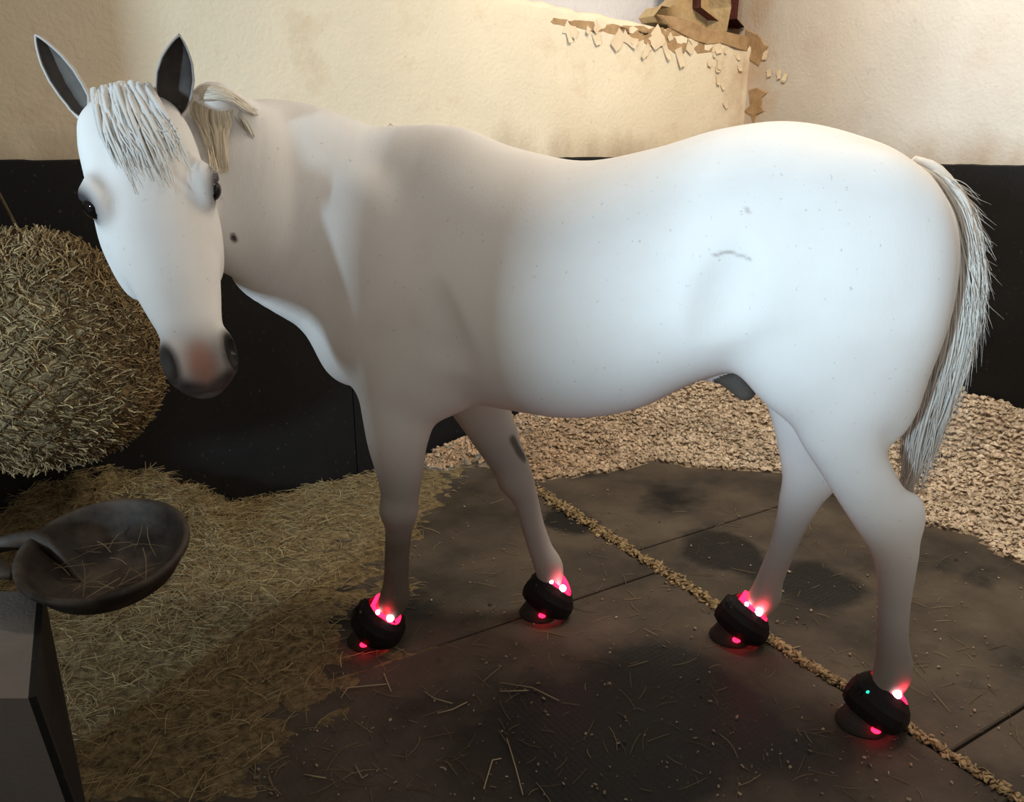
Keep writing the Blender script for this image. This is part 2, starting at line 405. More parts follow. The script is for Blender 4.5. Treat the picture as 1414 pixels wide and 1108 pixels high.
def shav_chips(name, P, N, L, cols, m, parent=None):
    """curled wood flakes: 2x1 bent quads with thickness"""
    n = len(P); R = rng.normal(size=(n, 3)); D = R-N*np.sum(R*N, 1, keepdims=True); D /= np.linalg.norm(D, axis=1, keepdims=True)
    Sd = np.cross(N, D); L = np.broadcast_to(L, n)[:, None]; Wd = L*rng.uniform(.3, .6, (n, 1)); cu = L*rng.uniform(-.1, .4, (n, 1)); til = rng.normal(0, .35, (n, 1))
    V = np.zeros((n, 12, 3)); k = 0
    for z in (0, 1):
        for i, t in enumerate((-.5, 0, .5)):
            for s_ in (-.5, .5):
                V[:, k] = P+D*L*t+Sd*Wd*s_+N*(cu*(1-4*t*t)*.7+til*L*s_*.8+z*.0012+.003); k += 1
    F = np.array([[0, 2, 3, 1], [2, 4, 5, 3], [6, 7, 9, 8], [8, 9, 11, 10], [0, 1, 7, 6], [4, 10, 11, 5], [0, 6, 8, 2], [2, 8, 10, 4], [1, 3, 9, 7], [3, 5, 11, 9]])
    FF = (np.arange(n)[:, None, None]*12+F[None]).reshape(-1, 4)
    o = mesh(name, V.reshape(-1, 3), FF, m, parent, smooth=False)
    colattr(o.data, np.repeat(cols, 12, axis=0)); return o
def pal(n, a, b, dark=.25):
    t = rng.random((n, 1)); c = np.array(a)*(1-t)+np.array(b)*t
    return c*(1-dark*rng.random((n, 1)))
def fbm(x, y, sc, sd=0): return mnoise.fractal((x*sc, y*sc, sd), .6, 2.0, 4)
def heightfield(name, hf, res, m, bounds):
    a0, a1, b0, b1 = bounds; na = int((a1-a0)/res)+1; nb = int((b1-b0)/res)+1
    V = []; H = np.zeros((na, nb))
    for i in range(na):
        for j in range(nb):
            a = a0+(a1-a0)*i/(na-1); b = b0+(b1-b0)*j/(nb-1); P = st(a, b); H[i, j] = hf(a, b, P[0], P[1])
            V.append((P[0], P[1], H[i, j]))
    F = []
    for i in range(na-1):
        for j in range(nb-1):
            if max(H[i, j], H[i+1, j], H[i, j+1], H[i+1, j+1]) > -.004: F.append((i*nb+j, i*nb+j+1, (i+1)*nb+j+1, (i+1)*nb+j))
    V = np.array(V); V[:, 2] = np.maximum(V[:, 2], -.004)
    used = sorted({k for f in F for k in f}); ix = {k: i for i, k in enumerate(used)}
    o = mesh(name, V[used], [[ix[k] for k in f] for f in F], m)
    return o
def sstep(x, a, b): t = min(max((x-a)/(b-a), 0), 1); return t*t*(3-2*t)

# --- bed of wood shavings banked against the far walls
front = np.array([ground(*q)[:2] for q in [(560, 640), (600, 652), (660, 640), (740, 662), (830, 655), (900, 640), (1000, 650), (1075, 655), (1180, 690), (1290, 722), (1414, 772)]]+[(2.25, 2.1), (2.7, 1.3)])
frontst = np.array([to_st(np.array([p[0], p[1], 0])) for p in front])
def front_b(a):   # b of the bed's front edge at a (polyline sorted by a)
    return np.interp(a, FA, FB)
o_ = np.argsort(frontst[:, 0]); FA, FB = frontst[o_, 0], frontst[o_, 1]
def bed_h(a, b, x, y):
    # distance inside the front edge
    q = np.array([x, y]); d = 1e9
    for i in range(len(front)-1):
        p0, p1 = front[i], front[i+1]; t = np.clip(np.dot(q-p0, p1-p0)/np.dot(p1-p0, p1-p0), 0, 1); d = min(d, np.linalg.norm(q-p0-(p1-p0)*t))
    # inside test: behind polyline as seen along world y, or right of its end
    yl = np.interp(x, front[:, 0], front[:, 1])
    inside = (y > yl and x > front[0, 0]) or x > front[-1, 0]
    s = d if inside else -d
    s += .07*fbm(x, y, 4.0, 1)
    if s < 0: return -.02
    right = sstep(a, 1.9, 3.4)
    base = .012+.05*sstep(s, 0, .35)+(.05+.17*right)*sstep(s, .25, 1.2)
    base += .10*right*sstep(a, A1-.45, A1)+.07*sstep(a, 1.4, 2.4)*(1-sstep(b, 0, .4))
    return base+.022*fbm(x, y, 6, 5)*sstep(s, 0, .3)+.012*fbm(x, y, 22, 2)*sstep(s, 0, .1)
bed = heightfield('shavings_bed', bed_h, .022, M['shavbase'], (1.3, A1-.045, .045, B1-.3))
tag(bed, 'deep bed of pale wood shavings banked against the walls', 'bedding', kind='stuff')
me = bed.data; bedV = np.array([v.co for v in me.vertices]); bedN = np.array([v.normal for v in me.vertices])
ok = (bedV[:, 2] > .004); idx = np.flatnonzero(ok); pick = rng.choice(idx, 60000)
P = bedV[pick]+np.column_stack([rng.uniform(-.012, .012, (len(pick), 2)), np.zeros(len(pick))])
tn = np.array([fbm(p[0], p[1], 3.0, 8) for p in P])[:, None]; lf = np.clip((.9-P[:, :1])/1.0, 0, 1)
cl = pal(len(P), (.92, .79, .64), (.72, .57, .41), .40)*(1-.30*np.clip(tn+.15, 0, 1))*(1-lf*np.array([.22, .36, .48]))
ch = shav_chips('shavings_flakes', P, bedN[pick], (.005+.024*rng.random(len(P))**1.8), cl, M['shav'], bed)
tag(ch, kind='stuff')

# --- hay litter trodden over the floor at left, heaped in the corner behind the feed bowl
heap_c = ground(150, 745)[:2]
def hay_h(a, b, x, y):
    if y < 1.49: return -.02
    q = np.array([x, y]); n = fbm(x, y, 3.2, 9); n2 = fbm(x, y, 15, 4)
    dens = sstep(-x, -.15, .95)*.9+.25*n-.35*sstep(-y, -1.75, -1.2)
    # denser toward the back wall
    dens += .3*sstep(-b, -1.0, -.2)
    h = -.006+.020*max(dens-.25, -.5)+.010*n2*max(dens, 0)
    d = np.linalg.norm((q-heap_c)@np.array([[1, 0], [0, 1]])/np.array([.42, .30]))
    h += .17*math.exp(-d**4*1.2)*(1+.25*n2)
    h += .10*sstep(-a, -.9, 0)*(1-sstep(b, 0, .45))
    return h
hay = heightfield('hay_litter', hay_h, .025, M['haybase'], (A0+.03, 2.3, .034, B1-.6))
tag(hay, 'trodden hay litter spread over the mats around the feed bowl', 'hay', kind='stuff')
hv = np.array([v.co for v in hay.data.vertices]); idx = np.flatnonzero(hv[:, 2] > -.001)
# more strands where it is deeper
wgt = np.clip(hv[idx, 2]*25, .08, 1.0); pick = rng.choice(idx, 15000, p=wgt/wgt.sum())
P = hv[pick]+np.column_stack([rng.uniform(-.02, .02, (len(pick), 2)), rng.uniform(.001, .010, len(pick))])
th = rng.random(len(P))*2*PI; D = np.column_stack([np.cos(th), np.sin(th), rng.normal(0, .12, len(P))]); D /= np.linalg.norm(D, axis=1, keepdims=True)
hs = strands('hay_stalks', P, D, rng.uniform(.02, .10, len(P)), rng.uniform(.0006, .0016, len(P)), pal(len(P), (.72, .58, .31), (.36, .27, .135), .5), M['hay'], hay)
tag(hs, kind='stuff')
# --- specks and crumbs over the mats
n = 900; P = np.zeros((n, 3)); k = 0
while k < n:
    q = ground(random.uniform(240, 1414), random.uniform(660, 1108))
    if q[1] < 3.3: P[k] = q+np.array([0, 0, .001]); k += 1
cr = shav_chips('mat_crumbs', P, np.tile([0, 0, 1.0], (n, 1)), rng.uniform(.004, .013, n)*rng.random(n)**.5, pal(n, (.60, .50, .38), (.28, .20, .12), .5), M['shav'])
tag(cr, 'crumbs of shavings and straw specks scattered on the rubber mats', 'bedding', kind='stuff')
n = 620; P = np.zeros((n, 3))
for k in range(n):
    x = 250+1160*random.random()**1.6; P[k] = ground(x, random.uniform(690, 1100))+np.array([0, 0, .003])
th = rng.random(n)*2*PI; D = np.column_stack([np.cos(th), np.sin(th), np.zeros(n)])
sc = strands('scattered_straw', P, D, rng.uniform(.02, .09, n), rng.uniform(.0006, .0013, n), pal(n, (.40, .32, .19), (.20, .15, .08), .4), M['hay'], curl=.22)
tag(sc, 'short bits of straw strewn thinly over the rubber mats', 'straw', kind='stuff')
# --- straw and dust packed into the long joint between the mats
n = 2600; tt = rng.random(n); p0 = ground(738, 672); p1 = ground(1440, 1125)
lin = p0+(p1-p0)*tt[:, None]
vv = np.array([q[:2] @ ev for q in lin]); off = rng.normal(0, .012, n)*np.interp(tt, [0, .6, 1], [1.35, .8, .55])
base = eu[None]*(UA+off)[:, None]+ev[None]*vv[:, None]
P = np.column_stack([base, rng.uniform(-.004, .006, n)])
sj = shav_chips('joint_straw', P, np.tile([0, 0, 1.0], (n, 1)), rng.uniform(.008, .022, n), pal(n, (.50, .38, .22), (.30, .21, .11), .4), M['shav'])
tag(sj, 'tan straw and dust packed into the long joint between mats', 'straw', kind='stuff')
# --- the long stalks one can pick out
stalks = [[(690, 943), (735, 950), (772, 968)], [(690, 955), (730, 954)], [(700, 1020), (712, 1060), (722, 1098)], [(668, 1090), (680, 1050), (692, 1048)],
          [(470, 965), (480, 950), (535, 945)], [(605, 985), (625, 980), (645, 970)], [(375, 1010), (378, 1025), (335, 1060)], [(350, 975), (372, 960), (395, 950)],
          [(530, 930), (540, 955)], [(420, 1070), (450, 1075)], [(490, 1056), (500, 1075), (508, 1070)], [(585, 955), (600, 965), (625, 972)], [(300, 925), (330, 905)], [(1105, 893), (1085, 897)]]
for i, px in enumerate(stalks):
    mb = MB(); mb.tube([ground(x, y, .004+.004*(j == 1)) for j, (x, y) in enumerate(px)], .0016, 5)
    o = mb.build('straw_stalk', M['hay'], origin=ground(*px[0])); colattr(o.data, np.tile(np.array([.45, .38, .24])*random.uniform(.7, 1.1), (len(o.data.vertices), 1)))
    tag(o, 'long pale straw stalk lying loose on the dark rubber mats', 'straw', 'long loose straw stalks on the mats')

# ------------------------------------------------------------------ hay net hanging by the wall
nc = st(.26, .30, .80); nc = onplane(52, 484, st(0, .33), e2)
net = empty('hay_net', (nc[0], nc[1], nc[2]))
tag(net, 'bulging hay net full of brown hay hanging against the rubber lining', 'hay net')
def net_pt(th, ph, k=1.0):
    # th from top (0) to bottom (pi); pear shaped bag
    r = math.sin(th)**.85; zz = math.cos(th)
    rx = .345*r*(1-.16*zz); ry = .29*r*(1-.16*zz)
    q = 1+.05*mnoise.noise((math.cos(ph)*2.2, math.sin(ph)*2.2, zz*2.5))+.03*mnoise.noise((math.cos(ph)*6, math.sin(ph)*6, zz*6))
    return nc+e1*(rx*math.cos(ph)*q*k)+e2*(ry*math.sin(ph)*q*k)+np.array([0, 0, 0.345*zz*k*(1+.03*q)])
V = []; F = []; n, m_ = 72, 44
for i in range(m_+1):
    for j in range(n): V.append(net_pt(PI*i/m_*.999+.0005, 2*PI*j/n, 1+.02*mnoise.noise((i*1.7, j*1.3, 0))))
for i in range(m_):
    for j in range(n): F.append([i*n+j, (i+1)*n+j, (i+1)*n+(j+1) % n, i*n+(j+1) % n])
mesh('hay_filling', V, F, M['haybase'], net)
n = 9000; P = []; D = []
for i in range(n):
    zz = random.uniform(-1, 1); th = math.acos(zz); ph = random.random()*2*PI; p = net_pt(th, ph, 1.012)
    a = net_pt(th, ph+.02, 1.0)-p; b = net_pt(th+.02, ph, 1.0)-p; an = random.random()*2*PI
    d = a/np.linalg.norm(a)*math.cos(an)+b/np.linalg.norm(b)*math.sin(an); o_n = p-nc; o_n = o_n/np.linalg.norm(o_n)
    P.append(p); D.append(d+o_n*random.uniform(-.1, .25))
D = np.array(D); D /= np.linalg.norm(D, axis=1, keepdims=True)
o = strands('hay_tufts', np.array(P), D, rng.uniform(.02, .07, n), rng.uniform(.0012, .0042, n), pal(n, (.62, .46, .24), (.26, .18, .09), .5), M['hay'], net, curl=.9)
tag(o, kind='stuff')
mb = MB(); K = 26
for dirn in (1, -1):
    for k in range(K):
        pts = []
        for i in range(27):
            t = i/26; th = .12+t*(PI-.3); pts.append(net_pt(th, 2*PI*k/K+dirn*t*PI*.95, 1.022))
        mb.tube(pts, .0022, 4)
mb.build('netting', M['net'], net)
top = net_pt(.02, 0); ring = onplane(-30, 215, st(0, .03), e2)
mb = MB(); mb.tube([top, (top+ring)/2+e2*.02, ring], .005, 6); mb.build('hanging_cord', M['net'], net)

# ------------------------------------------------------------------ low board the feed bowl hooks over
def vert(x, y, Y): return atY(x, y, Y)
pf = vert(60, 860, 1.47); pn = vert(12, 838, 1.13); pl = vert(-160, 838, 1.13); plb = pf+(pl-pn)
pn_b = vert(104, 1108, 1.13); zt = .5*(pf[2]+pn[2])-.05
bt = [np.array([p[0], p[1]]) for p in (pf, pn, pl, plb)]
sh = pn_b[:2]-pn[:2]; kz = (zt+.05)/(pn[2]-pn_b[2])
V = [(*bt[0], 0), (*(bt[1]+sh*kz), 0), (*(bt[2]+sh*kz), 0), (*bt[3], 0), (*bt[0], zt), (*bt[1], zt), (*bt[2], zt), (*bt[3], zt)]
low = empty('low_partition', (bt[1][0], bt[1][1], 0))
tag(low, 'low grey partition board with black rubber edge under the feed bowl', 'partition')
c0 = sum(bt)/4
Fb = [[3, 2, 1, 0], [4, 5, 6, 7], [1, 2, 6, 5], [2, 3, 7, 6], [3, 0, 4, 7], [0, 1, 5, 4]]
mesh('board', V, Fb, M['post'], low, smooth=False)
# rubber strip facing the stall
nin = np.array([bt[0][1]-bt[1][1], -(bt[0][0]-bt[1][0]), 0]); nin /= np.linalg.norm(nin)
if nin[0] < 0: nin = -nin
q = [np.array(V[i], float) for i in (0, 1, 5, 4)]
q2 = [p+nin*.012 for p in q]
mesh('rubber_strip', q+q2, [[4, 5, 6, 7], [0, 1, 5, 4], [1, 2, 6, 5], [2, 3, 7, 6], [3, 0, 4, 7], [3, 2, 1, 0]], M['lining'], low, smooth=False)

# ------------------------------------------------------------------ feed bowl
bc = atY(144, 758, 1.50)
bowl = empty('feed_bowl', tuple(bc)); tag(bowl, 'round brown plastic feed bowl hooked over the low partition', 'feed bowl')
bx = np.array([.985, .17, 0]); bx /= np.linalg.norm(bx)
nrm_b = np.array([.02, -.24, 1.0]); nrm_b /= np.linalg.norm(nrm_b); by = np.cross(nrm_b, bx); by /= np.linalg.norm(by); bx = np.cross(by, nrm_b)
Rb = .155
def bp(r, a, z): return bc+bx*(r*math.cos(a)*1.03)+by*(r*math.sin(a)*1.0)+nrm_b*z
prof = [(.60, -.070), (.85, -.056), (.97, -.024), (1.02, -.010), (1.05, -.004), (1.05, .006), (1.0, .010), (.955, .004), (.92, -.020), (.80, -.048), (.58, -.060)]
V = []; F = []; n = 56; m_ = len(prof)
for i in range(n):
    a = 2*PI*i/n
    for r, z in prof: V.append(bp(Rb*r, a, z))
V += [bp(0, 0, -.072), bp(0, 0, -.062)]
for i in range(n):
    for j in range(m_-1): F.append([i*m_+j, i*m_+j+1, ((i+1) % n)*m_+j+1, ((i+1) % n)*m_+j])
    F.append([i*m_, ((i+1) % n)*m_, n*m_]); F.append([i*m_+m_-1, n*m_+1, ((i+1) % n)*m_+m_-1])
mesh('bowl', V, F, M['manger'], bowl)
def strip(path, wv, hh, name, m, parent):
    V = []; F = []; k = len(path)
    for p, (wd, hz) in zip(path, zip(wv, hh)):
        p = np.asarray(p); V += [p, p+wd, p+wd+hz, p+hz]
    for i in range(k-1):
        for j in range(4): F.append([i*4+j, (i+1)*4+j, (i+1)*4+(j+1) % 4, i*4+(j+1) % 4])
    F += [[0, 1, 2, 3], [(k-1)*4+3, (k-1)*4+2, (k-1)*4+1, (k-1)*4]]
    o = mesh(name, V, F, m, parent); bm = bmesh.new(); bm.from_mesh(o.data); bmesh.ops.recalc_face_normals(bm, faces=bm.faces); bm.to_mesh(o.data); bm.free(); return o
# curved dividing lip that sweeps into the bowl, and the hook over the board
path = [bp(Rb*r, a, z) for r, a, z in ((1.45, 3.02, .018), (1.2, 2.95, .024), (.98, 2.85, .022), (.78, 2.85, .010), (.60, 3.0, -.012), (.44, 3.35, -.040), (.36, 3.9, -.068))]
k = len(path); strip(path, [by*.014]*k, [-nrm_b*d for d in (.03, .035, .045, .055, .05, .04, .02)], 'dividing_lip', M['manger'], bowl)
path = [bp(Rb*r, a, z) for r, a, z in ((1.50, 3.05, .014), (1.35, 3.10, .012), (1.18, 3.2, .006), (1.04, 3.4, .004))]
strip(path, [-by*d for d in (.045, .05, .045, .02)], [-nrm_b*.012]*4, 'hook', M['manger'], bowl)
path = [bp(Rb*r, a, z) for r, a, z in ((1.50, 3.05, .014), (1.53, 3.05, -.03), (1.53, 3.05, -.08))]
strip(path, [-by*.045]*3, [-bx*.010]*3, 'hook_tongue', M['manger'], bowl)
n = 26; P = np.array([bp(Rb*.62*math.sqrt(random.random()), random.random()*2*PI, -.050+random.random()*.02) for _ in range(n)])
th = rng.random(n)*2*PI; D = np.cos(th)[:, None]*bx+np.sin(th)[:, None]*by+nrm_b*rng.uniform(-.1, .35, (n, 1)); D /= np.linalg.norm(D, axis=1, keepdims=True)
o = strands('leftover_hay', P, D, rng.uniform(.03, .13, n), .0011, pal(n, (.34, .26, .15), (.18, .13, .07), .4), M['hay'])
tag(o, 'few stalks of leftover hay lying inside the feed bowl', 'hay', kind='stuff')

# ================================================================== the horse
HM = (ground(512, 885)+ground(1205, 1000)+ground(757, 848)+ground(1015, 880))/4
HU = np.array([-.968, .251, 0]); HU /= np.linalg.norm(HU); HN = np.array([-HU[1], HU[0], 0])     # forward, near side (left flank)
UP = np.array([0, 0, 1.0])
def loc(P): q = np.asarray(P)-HM; return np.array([q @ HU, q @ HN, q[2]])
def wld(L):
    L = np.asarray(L); return HM+L[..., 0:1]*HU+L[..., 1:2]*HN+L[..., 2:3]*UP
def dloc(d): return np.array([d @ HU, d @ HN, d[2]])
RES = .0065
lo = np.array([-.86, -.42, -.02]); hi = np.array([1.28, .86, 1.62])
dims = np.ceil((hi-lo)/RES).astype(int)+1
gx, gy, gz = [lo[i]+RES*np.arange(dims[i], dtype=np.float32) for i in range(3)]
FLD = np.full(dims, .12, np.float32)
def sub(l, h):
    a = np.clip(np.floor((np.asarray(l)-lo)/RES).astype(int), 0, dims); b = np.clip(np.ceil((np.asarray(h)-lo)/RES).astype(int)+1, 0, dims)
    return tuple(slice(x, y) for x, y in zip(a, b))
def coords(sl): return gx[sl[0]][:, None, None], gy[sl[1]][None, :, None], gz[sl[2]][None, None, :]
def smin(a, b, k):
    h_ = np.clip(.5+.5*(b-a)/k, 0, 1); return b*(1-h_)+a*h_-k*h_*(1-h_)
def union(sl, d, k): FLD[sl] = smin(FLD[sl], d, k)
def carve(sl, d, k): FLD[sl] = -smin(-FLD[sl], d, k)
def cr(xs, ys, x):      # Catmull-Rom style interpolation of a table
    xs = np.asarray(xs, float); ys = np.asarray(ys, float); m = np.gradient(ys, xs)
    i = np.clip(np.searchsorted(xs, x)-1, 0, len(xs)-2); hh = xs[i+1]-xs[i]; t = np.clip((x-xs[i])/hh, 0, 1)
    return (2*t**3-3*t**2+1)*ys[i]+(t**3-2*t**2+t)*hh*m[i]+(-2*t**3+3*t**2)*ys[i+1]+(t**3-t**2)*hh*m[i+1]
def ellip(c, r, R=None, k=.04, op='u'):
    c = np.asarray(c, float); r = np.asarray(r, float); mg = max(r)+.07
    sl = sub(c-mg, c+mg); x, y, z = coords(sl); x = x-c[0]; y = y-c[1]; z = z-c[2]
    if R is None: X, Y, Z = x/r[0], y/r[1], z/r[2]
    else: X = (x*R[0][0]+y*R[0][1]+z*R[0][2])/r[0]; Y = (x*R[1][0]+y*R[1][1]+z*R[1][2])/r[1]; Z = (x*R[2][0]+y*R[2][1]+z*R[2][2])/r[2]
    q = np.sqrt(X*X+Y*Y+Z*Z)+1e-6; rho = np.sqrt(x*x+y*y+z*z); d = (rho*(1-1/q)).astype(np.float32)
    union(sl, d, k) if op == 'u' else carve(sl, d, k)
def spline(pts, n):
    pts = np.asarray(pts, float); t = np.arange(len(pts)); tt = np.linspace(0, len(pts)-1, n)
    return np.column_stack([cr(t, pts[:, j], tt) for j in range(pts.shape[1])])
def tube(pts, ref, k=.04, n=24):
    """pts rows: s,t,z, r along ref, r across; ref = lateral reference direction"""
    Q = spline(pts, n); mr = Q[:, 3:5].max()+.08
    sl = sub(Q[:, :3].min(0)-mr, Q[:, :3].max(0)+mr); x0 = [s_.start for s_ in sl]
    T = np.full(tuple(s_.stop-s_.start for s_ in sl), .12, np.float32)
    for i in range(n-1):
        A, B = Q[i, :3], Q[i+1, :3]; mm = max(Q[i, 3:5].max(), Q[i+1, 3:5].max())+.07
        s2 = sub(np.minimum(A, B)-mm, np.maximum(A, B)+mm); x, y, z = coords(s2)
        d = B-A; L = np.linalg.norm(d); d = d/L; rf = ref if ref is not None else np.cross(UP, d); a = rf-d*np.dot(rf, d); a = a/np.linalg.norm(a); b = np.cross(d, a)
        vx, vy, vz = x-A[0], y-A[1], z-A[2]
        ax = vx*d[0]+vy*d[1]+vz*d[2]; h_ = np.clip(ax/L, 0, 1); c = ax-h_*L
        ra = Q[i, 3]*(1-h_)+Q[i+1, 3]*h_; rb = Q[i, 4]*(1-h_)+Q[i+1, 4]*h_
        p = vx*a[0]+vy*a[1]+vz*a[2]; q_ = vx*b[0]+vy*b[1]+vz*b[2]
        q = np.sqrt((p/ra)**2+(q_/rb)**2+(c/np.minimum(ra, rb))**2)+1e-6; rho = np.sqrt(p*p+q_*q_+c*c)
        loc_sl = tuple(slice(s_.start-o2, s_.stop-o2) for s_, o2 in zip(s2, x0))
        T[loc_sl] = np.minimum(T[loc_sl], (rho*(1-1/q)).astype(np.float32))
    union(sl, T, k)
# trunk: station, top, bottom, half width, height of widest point
TR = np.array([
 (-.735, 1.19, 1.02, .030, 1.12), (-.71, 1.265, .97, .105, 1.12), (-.66, 1.345, .93, .185, 1.14), (-.58, 1.412, .91, .235, 1.16), (-.47, 1.457, .91, .268, 1.17),
 (-.33, 1.485, .91, .285, 1.16), (-.18, 1.470, .865, .285, 1.12), (-.02, 1.425, .775, .295, 1.07), (.16, 1.396, .735, .312, 1.05), (.30, 1.420, .742, .305, 1.05),
 (.46, 1.464, .755, .275, 1.05), (.58, 1.476, .760, .240, 1.04), (.68, 1.455, .765, .215, 1.03), (.76, 1.36, .785, .185, 1.02), (.83, 1.22, .83, .140, 1.00), (.875, 1.08, .89, .05, .98)])
sl = sub((-.86, -.42, .6), (1.0, .42, 1.6)); x, y, z = coords(sl)
sx = np.clip(gx[sl[0]], TR[0, 0], TR[-1, 0]).astype(float)
tp, bt_, ww, zc = [cr(TR[:, 0], TR[:, j], sx)[:, None, None].astype(np.float32) for j in (1, 2, 3, 4)]
pe = np.interp(sx, [-.7, -.2, .1, .35, .55, .8], [2.3, 2.3, 2.15, 1.85, 1.6, 1.9])[:, None, None].astype(np.float32)
dz = z-zc; hz = np.where(dz > 0, tp-zc, zc-bt_); pw = np.where(dz > 0, pe, 2.15)
q = ((np.abs(y)/ww)**pw+(np.abs(dz)/hz)**pw)**(1/pw)+1e-6
d = np.sqrt(y*y+dz*dz)*(1-1/q)
ov = np.maximum(np.maximum(TR[0, 0]-x, x-TR[-1, 0]), 0)
d = np.where(ov > 0, np.sqrt(np.maximum(d, 0)**2+ov**2), d)
union(sl, d.astype(np.float32), .02)
RL = np.array([0, 1.0, 0])
# muscle masses
def rot(sdeg):      # tilt in the s-z plane
    a = math.radians(sdeg); return [[math.cos(a), 0, math.sin(a)], [0, 1, 0], [-math.sin(a), 0, math.cos(a)]]
for sgn in (1, -1):
    ellip((.60, .135*sgn, 1.06), (.13, .095, .31), rot(-22), .08)      # shoulder blade
    ellip((.70, .12*sgn, .93), (.12, .09, .13), None, .07)             # point of shoulder
    ellip((.53, .15*sgn, .88), (.12, .08, .14), None, .07)            # upper arm
    ellip((-.46, .155*sgn, 1.12), (.215, .125, .285), rot(12), .08)     # haunch
    ellip((-.575, .115*sgn, 1.01), (.100, .11, .26), rot(-6), .07)      # buttock
    ellip((-.388, .165*sgn, .955), (.095, .082, .12), None, .07)         # stifle
ellip((.80, 0, .93), (.10, .16, .15), None, .07)                       # breast
# legs: s, t, z, lateral radius, fore-aft radius
near_fore = [(.60, .15, 1.00, .085, .155), (.604, .15, .86, .088, .132), (.615, .148, .76, .078, .108), (.626, .145, .66, .066, .086), (.624, .142, .57, .055, .068), (.625, .141, .49, .049, .053), (.627, .141, .445, .047, .050),
             (.634, .141, .39, .036, .040), (.643, .141, .31, .032, .037), (.650, .141, .22, .033, .038), (.660, .141, .155, .040, .045), (.692, .141, .105, .033, .037), (.722, .141, .065, .036, .041)]
far_fore = [(.57, -.15, 1.00, .085, .145), (.545, -.15, .86, .085, .125), (.505, -.15, .75, .078, .105), (.460, -.148, .65, .064, .084), (.412, -.146, .555, .054, .066), (.372, -.145, .485, .049, .054), (.355, -.145, .445, .047, .050),
            (.332, -.145, .39, .036, .041), (.310, -.145, .31, .032, .037), (.282, -.145, .225, .034, .039), (.255, -.145, .165, .041, .046), (.250, -.143, .11, .034, .038), (.256, -.141, .065, .037, .042)]
near_hind = [(-.47, .165, 1.02, .105, .185), (-.490, .168, .90, .095, .140), (-.500, .166, .81, .080, .102), (-.530, .164, .73, .066, .078), (-.575, .162, .655, .056, .072), (-.622, .160, .585, .050, .070), (-.652, .159, .52, .046, .058),
             (-.666, .158, .45, .038, .046), (-.674, .158, .36, .033, .038), (-.684, .158, .26, .033, .037), (-.697, .158, .165, .041, .046), (-.682, .158, .105, .034, .038), (-.668, .157, .065, .037, .042)]
far_hind = [(-.44, -.165, 1.02, .105, .175), (-.44, -.168, .90, .095, .150), (-.440, -.166, .80, .080, .105), (-.452, -.164, .71, .066, .082), (-.468, -.162, .62, .056, .072), (-.482, -.160, .545, .050, .070), (-.468, -.159, .475, .046, .058),
            (-.452, -.158, .40, .038, .045), (-.434, -.158, .31, .034, .038), (-.412, -.158, .22, .034, .038), (-.398, -.158, .145, .041, .046), (-.365, -.158, .100, .034, .038), (-.340, -.157, .065, .037, .042)]
for L in (near_fore, far_fore, near_hind, far_hind): tube(L, RL, .045, 80)
for (s_, t_, z_, f_) in ((-.690, .16, .600, 1), (-.540, -.16, .560, 1)):       # point of hock
    ellip((s_+.008, t_, z_-.005), (.026, .024, .05), None, .04)
for (s_, t_, z_) in ((.640, .141, .450), (.372, -.145, .452)): ellip((s_, t_, z_), (.042, .046, .045), None, .03)     # knees
ellip((-.255, 0.02, .895), (.085, .04, .05), None, .05)
tube([(-.22, .05, .90, .036, .036), (-.262, .06, .868, .032, .032), (-.283, .062, .845, .027, .027)], RL, .012, 6)    # sheath
# neck
PO = atY(168, 118, 1.80); NO = atY(290, 540, 1.585)
hd = NO-PO; HL = np.linalg.norm(hd); hd /= HL
lat = np.array([.88, .46, .17]); lat -= hd*np.dot(lat, hd); lat /= np.linalg.norm(lat)
fn = np.cross(hd, lat)
if fn[1] > 0: fn = -fn
n0 = loc(atY(400, 283, 2.13)); n1 = loc(atY(335, 262, 2.03)); n2 = loc(PO+hd*.13-fn*.13); n3 = loc(PO+hd*.10-fn*.06)
neck = [(.52, 0, 1.14, .165, .315), (.70, .005, 1.165, .150, .300), (*n0, .118, .262), (*n1, .098, .212), (*((n1+n2)/2+np.array([.03, -.005, .0])), .088, .178), (*n2, .080, .140)]
tube(neck, None, .07, 40)
ellip(loc(atY(296, 136, 1.93)), (.050, .045, .036), None, .05)        # mane roots standing behind the poll
ellip(loc(atY(322, 150, 1.99)), (.045, .04, .026), None, .05)
# head: fraction of length, front offset, back offset, half width
HD = np.array([(-.02, -.035, -.115, .050), (.04, -.008, -.155, .094), (.12, .016, -.185, .112), (.22, .030, -.205, .118), (.33, .033, -.230, .119), (.44, .028, -.240, .116), (.55, .021, -.215, .101), (.65, .016, -.170, .084),
               (.74, .012, -.130, .070), (.82, .010, -.112, .062), (.90, .008, -.108, .064), (.955, -.006, -.100, .058), (.99, -.030, -.085, .040), (1.005, -.05, -.07, .02)])
def hp(v, l, y): return loc(PO+hd*(v*HL)+lat*l+fn*y)
corn = np.array([hp(v, l, y) for v in (-.08, 1.08) for l in (-.2, .2) for y in (-.3, .12)])
sl = sub(corn.min(0), corn.max(0)); x, y, z = coords(sl)
Pl, hl_, ll_, fl_ = loc(PO), dloc(hd), dloc(lat), dloc(fn)
x, y, z = x-Pl[0], y-Pl[1], z-Pl[2]
v = (x*hl_[0]+y*hl_[1]+z*hl_[2])/HL; lx = x*ll_[0]+y*ll_[1]+z*ll_[2]; fy = x*fl_[0]+y*fl_[1]+z*fl_[2]
vc = np.clip(v, HD[0, 0], HD[-1, 0]); tb = np.linspace(HD[0, 0], HD[-1, 0], 200)
yf, yb, wd = [np.interp(vc, tb, cr(HD[:, 0], HD[:, j], tb)).astype(np.float32) for j in (1, 2, 3)]
